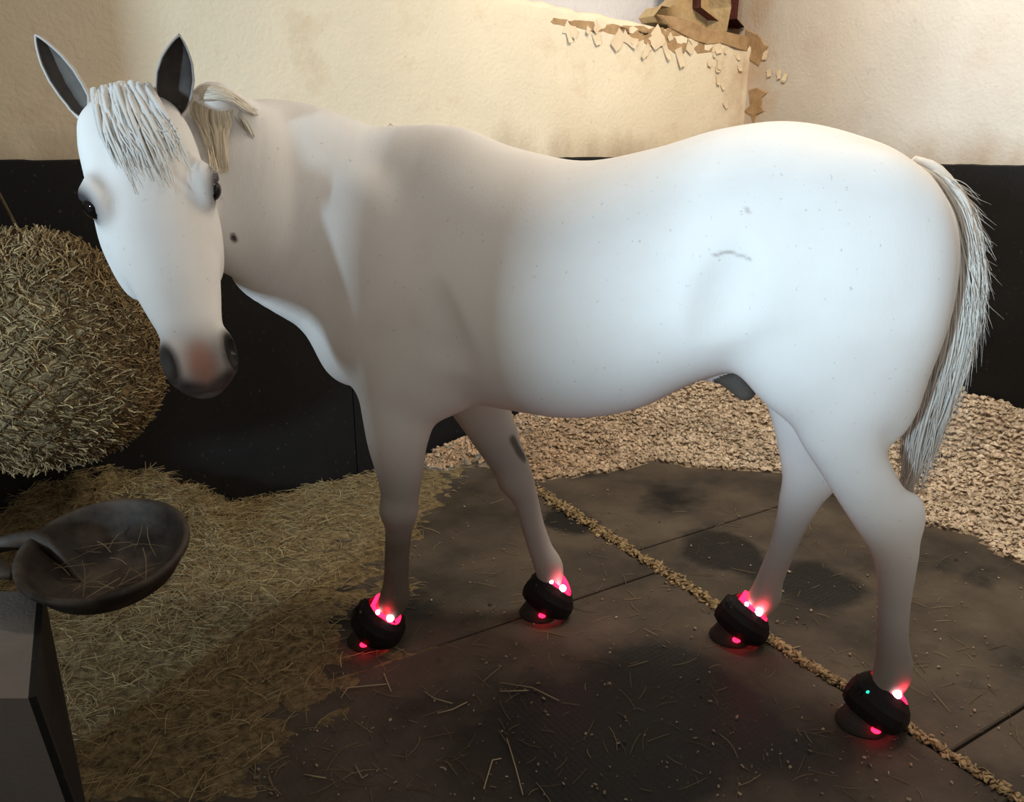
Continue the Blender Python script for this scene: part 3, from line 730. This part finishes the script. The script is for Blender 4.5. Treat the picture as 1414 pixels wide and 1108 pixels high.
yc = yf*.62+yb*.38; dy = fy-yc; hh = np.where(dy > 0, yf-yc, yc-yb)
pw = np.where(dy > 0, np.interp(vc, [.15, .35, .7, .85], [2.5, 1.95, 1.9, 2.4]), 2.1)
q = ((np.abs(lx)/wd)**pw+(np.abs(dy)/hh)**pw)**(1/pw)+1e-6
d = np.sqrt(lx*lx+dy*dy)*(1-1/q); ov = np.abs(v-vc)*HL
d = np.where(ov > 0, np.sqrt(np.maximum(d, 0)**2+ov**2), d)
union(sl, d.astype(np.float32), .035)
HR = [list(hl_), list(ll_), list(fl_)]          # radii order: along, lateral, front
for s_ in (1, -1):
    ellip(hp(.43, .084*s_, -.130), (.125, .036, .092), HR, .035)      # cheek
    ellip(hp(.345, .106*s_, -.010), (.050, .028, .038), HR, .03)      # orbit
    ellip(hp(.60, .064*s_, -.045), (.085, .014, .014), HR, .03)       # facial crest
    ellip(hp(.885, .050*s_, -.020), (.052, .027, .034), HR, .02)      # nostril flare
    ellip(hp(.27, .080*s_, .026), (.028, .016, .014), HR, .03, 'c')   # hollow above the eye
    ellip(hp(.900, .066*s_, .004), (.040, .015, .026), HR, .006, 'c') # nostril
    ellip(hp(.370, .130*s_, -.008), (.026, .022, .020), HR, .010, 'c') # eye socket
    ellip(hp(.332, .124*s_, -.002), (.018, .014, .020), HR, .014)      # brow
ellip(hp(.93, 0, -.075), (.05, .042, .035), HR, .02)                   # lower lip
ellip(hp(.992, 0, -.055), (.010, .06, .010), HR, .012, 'c')            # mouth line
# dimples of the flank and the groove in front of the stifle
ellip((-.215, .310, 1.10), (.055, .040, .15), rot(10), .05, 'c')
ellip((.43, .288, .96), (.045, .022, .24), rot(-14), .05, 'c')
ellip((.44, -.30, .98), (.045, .022, .24), rot(-14), .05, 'c')

def surface_nets(Fv):
    ins = Fv < 0
    nx, ny, nz_ = Fv.shape
    cnt = np.zeros((nx-1, ny-1, nz_-1), np.uint8)
    offs = [(i, j, k) for i in (0, 1) for j in (0, 1) for k in (0, 1)]
    for i, j, k in offs: cnt += ins[i:nx-1+i, j:ny-1+j, k:nz_-1+k]
    act = (cnt > 0) & (cnt < 8); ai = np.argwhere(act)
    ID = np.full(act.shape, -1, np.int32); ID[act] = np.arange(len(ai))
    cv = {o: Fv[ai[:, 0]+o[0], ai[:, 1]+o[1], ai[:, 2]+o[2]] for o in offs}
    acc = np.zeros((len(ai), 3)); num = np.zeros(len(ai))
    for o in offs:
        for ax in range(3):
            if o[ax] == 0:
                p = list(o); p[ax] = 1; p = tuple(p); a, b = cv[o], cv[p]; m = (a < 0) != (b < 0)
                t = np.where(m, a/np.where(m, a-b, 1), 0)
                pos = np.tile(np.array(o, float), (len(ai), 1)); pos[:, ax] = t
                acc[m] += pos[m]; num[m] += 1
    V = (ai+acc/num[:, None])*RES+lo
    Fs = []
    for ax in range(3):
        s0 = [slice(1, -1)]*3; s0[ax] = slice(0, -1); s1 = list(s0); s1[ax] = slice(1, None)
        A, B = ins[tuple(s0)], ins[tuple(s1)]; e = np.argwhere(A != B)
        base = e+1; base[:, ax] -= 1
        fl_ = A[tuple(e.T)]
        a2, a3 = (ax+1) % 3, (ax+2) % 3
        qd = []
        for da, db in ((0, 0), (1, 0), (1, 1), (0, 1)):
            c = base.copy(); c[:, a2] -= (1-da); c[:, a3] -= (1-db); qd.append(ID[c[:, 0], c[:, 1], c[:, 2]])
        Q = np.column_stack(qd); Q[~fl_] = Q[~fl_][:, ::-1]; Fs.append(Q)
    return V, np.concatenate(Fs)
HV, HF = surface_nets(FLD)
# keep the connected body only, relax once or twice
def relax(V, F, it=2, lam=.5):
    e = np.concatenate([F[:, [0, 1]], F[:, [1, 2]], F[:, [2, 3]], F[:, [3, 0]]])
    for _ in range(it):
        acc = np.zeros_like(V); n_ = np.zeros(len(V))
        np.add.at(acc, e[:, 0], V[e[:, 1]]); np.add.at(n_, e[:, 0], 1); V = V+lam*(acc/np.maximum(n_, 1)[:, None]-V)
    return V
HV = relax(HV, HF, 5)

from mathutils.bvhtree import BVHTree
bvh = BVHTree.FromPolygons([tuple(p) for p in wld(HV)], HF.tolist())
def skin(x_, y_, off):           # the point of the skin under a pixel, lifted a little
    d_ = Vector(ray(x_, y_)).normalized(); h_ = bvh.ray_cast(Vector(CV), d_)
    if h_[0] is None: return None
    return np.array(h_[0]+h_[1]*off)
# coat colours (the animal's own): white body, grey legs, dark skin at eyes and muzzle, pink snip
def sm(x_, a, b): t = np.clip((x_-a)/(b-a), 0, 1); return t*t*(3-2*t)
col = np.tile(np.array([.86, .85, .835]), (len(HV), 1))
def blend(c, wgt):
    global col
    col = col*(1-wgt[:, None])+np.array(c)*wgt[:, None]
W3 = wld(HV); q = W3-PO; vv = (q @ hd)/HL; ql = q @ lat; qf = q @ fn
head = (np.abs(ql) < .17) & (qf > -.30) & (qf < .09) & (vv > -.05)
zl = HV[:, 2]
isnf = (HV[:, 0] > .4) & (HV[:, 1] > 0); isff = (HV[:, 0] > 0) & (HV[:, 1] < 0); isnh = (HV[:, 0] < 0) & (HV[:, 1] > 0); isfh = (HV[:, 0] < 0) & (HV[:, 1] < 0)
blend((.40, .37, .34), sm(-zl, -.72, -.50)*isnf); blend((.15, .125, .10), sm(-zl, -.47, -.33)*isnf)
blend((.42, .41, .40), sm(-zl, -.74, -.50)*isff)
blend((.42, .40, .38), sm(-zl, -.62, -.36)*isnh); blend((.26, .24, .22), sm(-zl, -.36, -.2)*isnh)
blend((.36, .34, .32), sm(-zl, -.60, -.34)*isfh)
blend((.10, .095, .09), (np.linalg.norm((HV-np.array([.300, -.10, .60]))/np.array([.02, .05, .035]), axis=1) < 1)*.9)
hf_ = head.astype(float)
blend((.29, .265, .26), hf_*sm(vv, .75, .88)*.8)
blend((.36, .19, .15), hf_*np.exp(-(((vv-.92)*HL/.055)**2+(ql/.030)**2)**2)*(qf > -.06))
blend((.05, .038, .04), hf_*sm(vv+.035*(np.abs(ql)/.06), .955, .99))
blend((.05, .038, .04), hf_*sm(-qf, .040, .055)*sm(vv, .84, .90))
for s_ in (1, -1):
    de = np.sqrt(((vv-.362)*HL/.040)**2+((ql-.128*s_)/.032)**2+((qf+.006)/.036)**2)
    blend((.055, .05, .055), hf_*(1-sm(de, .65, 1.35)))
    dn = np.sqrt(((vv-.90)*HL/.056)**2+((ql-.066*s_)/.026)**2+((qf-.0)/.05)**2)
    blend((.09, .075, .075), hf_*(1-sm(dn, .7, 1.2)))
    dn = np.sqrt(((vv-.90)*HL/.046)**2+((ql-.066*s_)/.017)**2+((qf-.0)/.035)**2)
    blend((.006, .005, .005), hf_*(1-sm(dn, .85, 1.1)))
blend((.02, .018, .018), (np.linalg.norm((HV-np.array([-.262, .062, .862]))/np.array([.062, .06, .046]), axis=1) < 1)*1.0)
for px_, rad_, c_ in (([(986, 352), (1008, 348), (1036, 358)], .0038, (.45, .42, .40)), ([(322, 326), (324, 332)], .0065, (.02, .018, .018)), ([(708, 606), (716, 622), (724, 634)], .013, (.09, .085, .08)),
                      ([(1030, 288), (1034, 294)], .004, (.62, .59, .57))):
    pp_ = [skin(x_, y_, 0) for x_, y_ in px_]
    if any(p_ is None for p_ in pp_): continue
    for a_, b_ in zip(pp_[:-1], pp_[1:]):
        for t_ in np.linspace(0, 1, 9): blend(c_, .75*np.exp(-(np.linalg.norm(W3-(a_+(b_-a_)*t_), axis=1)/rad_)**4))
# ears, joined to the same skin
earV = []; earF = []; earC = []
def ear(base, tip, inner, half, depth):
    """cupped leaf; inner = direction the opening faces"""
    base, tip, inner = [np.asarray(p, float) for p in (base, tip, inner)]
    ax = tip-base; L = np.linalg.norm(ax); ax /= L; inner = inner-ax*np.dot(inner, ax); inner /= np.linalg.norm(inner); sd = np.cross(ax, inner)
    N, Kk = 16, 14; k0 = len(HV)+len(earV)
    def wdt(t): return half*(np.interp(t, [0, .12, .3, .5, .7, .85, .95, 1], [.72, .84, .98, 1.0, .82, .52, .24, .04]))
    rows = []
    for layer in (0, 1):
        for i in range(N+1):
            t = i/N; wv = wdt(t)
            for j in range(Kk+1):
                a = (j/Kk*2-1)*(1.72 if t > .18 else 1.72+(.18-t)*6)
                sx_ = math.sin(a); cy = -math.cos(a)
                dd = depth*(.45+.55*wv/half)
                p = base+ax*(L*t)+sd*(sx_*wv)+inner*(cy*dd+.25*dd)
                if layer: p = p-(inner*(cy)+sd*sx_)*.0045
                p = p+inner*(.012*t*t)
                earV.append(loc(p)); edge = abs(j/Kk*2-1)
                earC.append((.045, .038, .038) if layer and edge < .93 and t < .97 else (.55, .53, .51) if not layer else (.30, .28, .27))
    n = Kk+1; m = (N+1)*n
    for i in range(N):
        for j in range(Kk):
            a, b, c, d_ = k0+i*n+j, k0+i*n+j+1, k0+(i+1)*n+j+1, k0+(i+1)*n+j
            earF.append([a, b, c, d_]); earF.append([a+m, d_+m, c+m, b+m])
        for j in (0, Kk):
            a, b = k0+i*n+j, k0+(i+1)*n+j
            earF.append([a, a+m, b+m, b] if j else [a, b, b+m, a+m])
    for j in range(Kk):
        a, b = k0+N*n+j, k0+N*n+j+1; earF.append([a, b, b+m, a+m])
cvw = np.array([.42, -.9, .0])
ear(atY(122, 158, 1.84), atY(53, 47, 1.81), cvw+np.array([-.35, 0, -.1]), .031, .030)
ear(atY(236, 158, 1.86), atY(247, 46, 1.83), cvw+np.array([.05, 0, -.1]), .039, .032)
AV = np.vstack([HV, np.array(earV)]); AF = np.vstack([HF, np.array(earF)]); AC = np.vstack([col, np.array(earC)])
horse = empty('horse', (HM[0], HM[1], 0))
tag(horse, 'white grey horse standing on the mats with its head turned round', 'horse')
body = mesh('body', wld(AV), AF, M['coat'], horse); colattr(body.data, AC)
# eyes
for s_ in (1, -1):
    c = wld(hp(.368, .110*s_, -.006)); V, F = sphere(c, .0262, 20, 14); mesh('eye', V, F, M['eye'], horse)
# hair
def hair(name, roots, ctrl, wid, cols, parent, segs=9, out=None):
    """roots (n,3); ctrl: list of (n,3) control points after the root"""
    n = len(roots); Pts = np.stack([roots]+ctrl, 1); m = Pts.shape[1]; tt = np.linspace(0, m-1, segs+1)
    cen = np.zeros((n, segs+1, 3)); grad = np.gradient(Pts, axis=1)
    for i, t in enumerate(tt):
        a = min(int(t), m-2); f = t-a
        cen[:, i] = (2*f**3-3*f**2+1)*Pts[:, a]+(f**3-2*f**2+f)*grad[:, a]+(-2*f**3+3*f**2)*Pts[:, a+1]+(f**3-f**2)*grad[:, a+1]
    dv = np.gradient(cen, axis=1); dv /= np.maximum(np.linalg.norm(dv, axis=2, keepdims=True), 1e-6)
    r = rng.normal(size=(n, 1, 3)) if out is None else (np.asarray(out) if np.ndim(out) == 3 else np.broadcast_to(np.asarray(out), (n, 1, 3)))+rng.normal(0, .10, (n, 1, 3)); sd = np.cross(dv, r); sd /= np.maximum(np.linalg.norm(sd, axis=2, keepdims=True), 1e-6); nn = np.cross(dv, sd)
    wv = np.broadcast_to(wid, n)[:, None, None]*np.interp(np.linspace(0, 1, segs+1), [0, .5, 1], [1, .85, .15])[None, :, None]
    K_ = 3 if out is None else 4; V = np.zeros((n, segs+1, K_, 3))
    for k in range(K_):
        a = 2*PI*k/K_; V[:, :, k] = cen+(sd*math.cos(a)+nn*math.sin(a)*(1 if out is None else .28))*wv
    F = np.array([[i*K_+k, i*K_+(k+1) % K_, (i+1)*K_+(k+1) % K_, (i+1)*K_+k] for i in range(segs) for k in range(K_)]); nv = (segs+1)*K_
    FF = (np.arange(n)[:, None, None]*nv+F[None]).reshape(-1, 4)
    o = mesh(name, V.reshape(-1, 3), FF, M['hair'], parent); colattr(o.data, np.repeat(cols, nv, axis=0)); return o
def jit(n, s_): return rng.normal(0, s_, (n, 3))
# forelock
n = 210; u_ = rng.uniform(-1, 1, n); dep = rng.random(n); cl_ = np.round(u_*9)/9
def hw(v_, l_, y_): return PO+hd*v_+lat*l_+fn*y_
rt = np.array([hw(.012+.012*b, .045*a+.004, -.075-.02*b) for a, b in zip(u_, dep)])
c0_ = np.array([hw(-.016+.010*abs(a), .052*a+.002, -.022) for a, b in zip(u_, dep)])+jit(n, .003)
c1 = np.array([hw(.052, .060*a, .018+.008*b) for a, b in zip(u_, dep)])+jit(n, .003)
c2 = np.array([hw(.115, .068*a+.006, .030+.007*b-.012*a*a) for a, b in zip(u_, dep)])+jit(n, .003)
ln_ = (.13+.12*rng.random(n)**.7)*(1-.18*np.abs(u_))+.03*np.sin(cl_*7)
c3 = np.array([hw(l_, .070*a+.016, .036+.006*b-.014*a*a) for a, b, l_ in zip(u_, dep, ln_)])+jit(n, .004)
hair('forelock', rt, [c0_, c1, c2, c3], rng.uniform(.003, .0075, n), pal(n, (.93, .92, .90), (.87, .85, .81), .05), horse, 14, fn)
# mane: rooted along the crest, lying over to the far side
cr_px = [(292, 122, 1.90), (330, 148, 2.0), (380, 153, 2.10), (440, 157, 2.17), (500, 167, 2.22), (560, 178, 2.25)]
crest = np.array([atY(x_, y_+7, Y_) for x_, y_, Y_ in cr_px])
n = 700; t_ = rng.random(n)**1.3*(len(crest)-1); ci = np.clip(t_.astype(int), 0, len(crest)-2); fr = (t_-ci)[:, None]
rt = crest[ci]*(1-fr)+crest[ci+1]*fr+jit(n, .005)-UP*.014
far = -HN*1.0; lenm = rng.uniform(.14, .26, n)[:, None]
c1 = rt+far*rng.uniform(.03, .05, (n, 1))+UP*rng.uniform(-.004, .006, (n, 1))-HU*.01+jit(n, .004)
c2 = rt+far*rng.uniform(.08, .11, (n, 1))-UP*lenm*.45-HU*.03+jit(n, .006)
c3 = rt+far*rng.uniform(.09, .12, (n, 1))-UP*lenm-HU*.04+jit(n, .008)
hair('mane', rt, [c1, c2, c3], .0022, pal(n, (.88, .82, .70), (.74, .65, .52), .12), horse)
# lock behind the ear falling on the near side, and the tuft lying back along the crest
def lock(name, n, fpx, offs, cols):
    P_ = []
    while len(P_) < n:
        u = random.random(); r_ = random.random(); q_ = [skin(x_+random.gauss(0, 1.2), y_+random.gauss(0, 1.2), o_*(.5+r_)) for (x_, y_), o_ in zip(fpx(u, r_), offs)]
        if all(a is not None for a in q_): P_.append(q_)
    P_ = np.array(P_); return hair(name, P_[:, 0], [P_[:, k_] for k_ in range(1, P_.shape[1])], .0042, cols, horse, 11, cvw)
lock('mane_lock', 200, lambda u, r_: [(266+52*u, 124+26*u), (270+46*u, 150+18*u), (278+36*u, 185), (284+28*u, 208), (290+24*u, 216+26*r_)], (-.004, .010, .014, .012, .006), pal(200, (.90, .81, .64), (.80, .69, .52), .08))
lock('mane_tuft', 130, lambda u, r_: [(262+10*u, 118+22*u), (284+6*u, 114+20*u), (310+4*u, 122+16*u), (334, 138+12*u), (346+8*r_, 151+8*u)], (-.003, .004, .006, .005, .001), pal(130, (.92, .87, .76), (.84, .77, .64), .06))
# tail: dock core and long hair
tl = np.array([(-.600, 0, 1.392, .024), (-.645, .0, 1.362, .042), (-.690, .0, 1.29, .054), (-.722, .0, 1.18, .060), (-.735, .0, 1.05, .060), (-.730, .0, .92, .053), (-.718, .0, .79, .043), (-.706, .0, .67, .031), (-.698, .0, .58, .016)])
Q = spline(tl, 26); mb = MB(); mb.tube([tuple(wld(p[:3])) for p in Q], [p[3]*.82 for p in Q], 12)
tail = mb.build('tail', M['hair'], horse); colattr(tail.data, np.tile([.82, .78, .72], (len(tail.data.vertices), 1)))
n = 1300; t0 = rng.random(n)**1.6*.55; te = np.clip(t0+rng.uniform(.30, .60, n), 0, 1); aa = rng.random(n)*2*PI; rr = np.sqrt(rng.random(n))*.35+.70
def tp_(t, sp_):
    g = np.column_stack([np.interp(t, np.linspace(0, 1, 26), Q[:, j]) for j in range(4)])
    L = g[:, :3]+np.column_stack([np.cos(aa)*g[:, 3]*rr*sp_*.95, np.sin(aa)*g[:, 3]*rr*sp_, np.zeros(n)]); return wld(L)
rt = tp_(t0, .8); c1 = tp_(t0+(te-t0)*.33, 1.02)+jit(n, .003); c2 = tp_(t0+(te-t0)*.66, 1.05)+jit(n, .005); c3 = tp_(te, 1.1)+jit(n, .008)+(-HU*rng.uniform(-.008, .02, (n, 1)))
o = hair('tail_hair', rt, [c1, c2, c3], .0036, pal(n, (.90, .88, .84), (.80, .75, .68), .08), tail, 10, (HU[None]*np.cos(aa)[:, None]+HN[None]*np.sin(aa)[:, None])[:, None, :])
n = 140; t0 = rng.uniform(.1, .6, n); te = t0+.08; aa = rng.random(n)*2*PI; rr = np.ones(n)
rt = tp_(t0, 1.0); c1 = tp_(t0+.04, 1.1)-HU*.010+jit(n, .004); c2 = tp_(te, 1.15)-HU*rng.uniform(.015, .035, (n, 1))+jit(n, .006)
hair('stray_hair', rt, [c1, c2], .0010, pal(n, (.74, .70, .64), (.58, .52, .45), .1), tail, 6)

# ------------------------------------------------------------------ hooves and the light boots clipped on them
hooves = [('near_fore', near_fore, .022, False), ('far_fore', far_fore, 0, False), ('near_hind', near_hind, 0, True), ('far_hind', far_hind, 0, False)]
blabel = {'near_fore': 'black therapy boot glowing red on the left front hoof beside the hay litter',
          'far_fore': 'black therapy boot glowing red on the right front hoof, set back under the belly',
          'near_hind': 'black therapy boot with a green indicator light and red glow on left hind hoof',
          'far_hind': 'black therapy boot glowing red on the right hind hoof, beside the straw-filled joint'}
def frame(c, tilt, yaw):
    # axis leans back along the pastern
    f = HU*math.cos(yaw)+HN*math.sin(yaw); sd = np.cross(UP, f)
    ax = UP*math.cos(tilt)-f*math.sin(tilt); fw = np.cross(sd, ax); return f, sd, ax, fw
for key, L, sh, led in hooves:
    p = np.array(L[-1][:3]); g = wld(np.array([p[0]+.008, p[1], 0.0])); yaw = {'near_fore': .15, 'far_fore': .25, 'near_hind': .2, 'far_hind': .1}[key]
    f, sd, ax, fw = frame(g, .42, yaw)
    V = []; F = []; n = 28
    rings = [(.000, 1.0, .012), (.006, 1.02, .012), (.03, .93, .002), (.055, .83, -.010), (.072, .76, -.018), (.078, .66, -.020)]
    for z_, k, o_f in rings:
        for j in range(n):
            a = 2*PI*j/n; ca = math.cos(a)
            fx = .070*ca*k if ca > 0 else .052*ca*k
            V.append(g+f*(fx+o_f)+sd*(.062*math.sin(a)*k)+UP*z_)
    m_ = len(rings)
    for i in range(m_-1):
        for j in range(n): F.append([i*n+j, i*n+(j+1) % n, (i+1)*n+(j+1) % n, (i+1)*n+j])
    F += [list(range(n-1, -1, -1)), [(m_-1)*n+j for j in range(n)]]
    mesh('hoof', V, F, M['hoof'], horse)
    root = empty('hoof_boot', tuple(g)); tag(root, blabel[key], 'therapy boot', 'light therapy boots on the four hooves')
    c0 = g+f*(-.004)+UP*.022
    # shell: outside then inside, faceted soft cup open at the top
    prof = [(.006, .070), (.012, .078), (.035, .083), (.060, .081), (.085, .070), (.100, .058), (.104, .055), (.100, .052), (.080, .060), (.050, .071), (.012, .070)]
    V = []; F = []; n = 20
    for i in range(n):
        a = 2*PI*i/n; ca, sa = math.cos(a), math.sin(a); lump = 1+.05*math.sin(3*a+len(key))+.03*math.sin(5*a+1)
        for j, (z_, r) in enumerate(prof):
            hgt = z_*(1-.22*max(-ca, 0)*(z_ > .05))
            V.append(c0+fw*(r*ca*lump*(1.08 if ca > 0 else .95))+sd*(r*sa*lump*.97)+ax*hgt)
    m_ = len(prof)
    for i in range(n):
        for j in range(m_): F.append([i*m_+j, ((i+1) % n)*m_+j, ((i+1) % n)*m_+(j+1) % m_, i*m_+(j+1) % m_])
    mesh('shell', V, F, M['black'], root, smooth=False)
    # control box on the toe, with its indicator
    bc_ = c0+fw*.068+ax*.068+sd*(-.0); bm = bmesh.new(); bmesh.ops.create_cube(bm, size=1)
    for v_ in bm.verts: pass
    bmesh.ops.bevel(bm, geom=list(bm.edges), offset=.18, segments=2, affect='EDGES')
    V = [bc_+fw*(v_.co.x*.034)+sd*(v_.co.y*.060)+ax*(v_.co.z*.044) for v_ in bm.verts]; F = [[v_.index for v_ in fc.verts] for fc in bm.faces]; bm.free()
    box = mesh('control_box', V, F, M['black'], root)
    ip = bc_-sd*(-.012)+fw*.012+ax*.021
    tocam = CV-bc_; tocam /= np.linalg.norm(tocam)
    side_s = 1 if np.dot(sd, tocam) > 0 else -1
    ip = bc_+sd*(side_s*.0285)+ax*.006
    V, F = sphere(ip, .005, 10, 8); mesh('indicator', V, F, M['green'] if led else M['post'], box)
    # red lit lining that rises above the cuff round the pastern
    V = []; F = []; n = 24; prof = [(.060, .0520), (.096, .0505), (.109, .0490), (.110, .0475), (.096, .048), (.060, .049)]
    for i in range(n):
        a = 2*PI*i/n; ca, sa = math.cos(a), math.sin(a)
        for z_, r in prof:
            hgt = (z_+((.003*math.sin(3*a+len(key))+.012*max(ca, 0)) if z_ > .10 else 0))*(1-.24*max(-ca, 0))
            V.append(c0+fw*(r*ca)+sd*(r*sa)+ax*hgt)
    m_ = len(prof)
    for i in range(n):
        for j in range(m_): F.append([i*m_+j, ((i+1) % n)*m_+j, ((i+1) % n)*m_+(j+1) % m_, i*m_+(j+1) % m_])
    lin = mesh('lit_lining', V, F, M['red'], root); tag(lin, 'red glowing lining')
    for da in (-.5, .35):
        a0_ = math.atan2(np.dot(tocam, sd), np.dot(tocam, fw))+da
        q = c0+fw*(.0485*math.cos(a0_))+sd*(.0485*math.sin(a0_))+ax*.108
        V, F = sphere(q, .011 if da > 0 else .007, 10, 8); mesh('diode', V, F, M['hot'], lin)
    q = c0+sd*(side_s*.070)+fw*.02+ax*.006
    V, F = sphere(q, .012, 10, 8, (1, 1, .5)); mesh('lower_light', V, F, M['red'], root)
    l = bpy.data.lights.new('boot_lamp', 'POINT'); l.energy = .10; l.color = (1, .03, .06); l.shadow_soft_size = .012
    lo_ = bpy.data.objects.new('boot_lamp', l); C.objects.link(lo_); lo_.parent = root; lo_.location = Vector(c0+ax*.128+sd*(side_s*.055)+fw*(-.0))-Vector(g)

# ------------------------------------------------------------------ set the whole place square to the stall walls
Rz = Matrix.Rotation(-math.atan2(e1[1], e1[0]), 4, 'Z')
seen = set()
for o in list(S.objects):
    if o.type in ('MESH', 'EMPTY') or o.parent:
        o.location = Rz @ Vector(o.location)
        if o.type == 'MESH' and o.data.name not in seen: seen.add(o.data.name); o.data.transform(Rz)
    else:
        o.location = Rz @ Vector(o.location); o.rotation_euler = (Rz.to_3x3() @ o.rotation_euler.to_matrix()).to_euler()
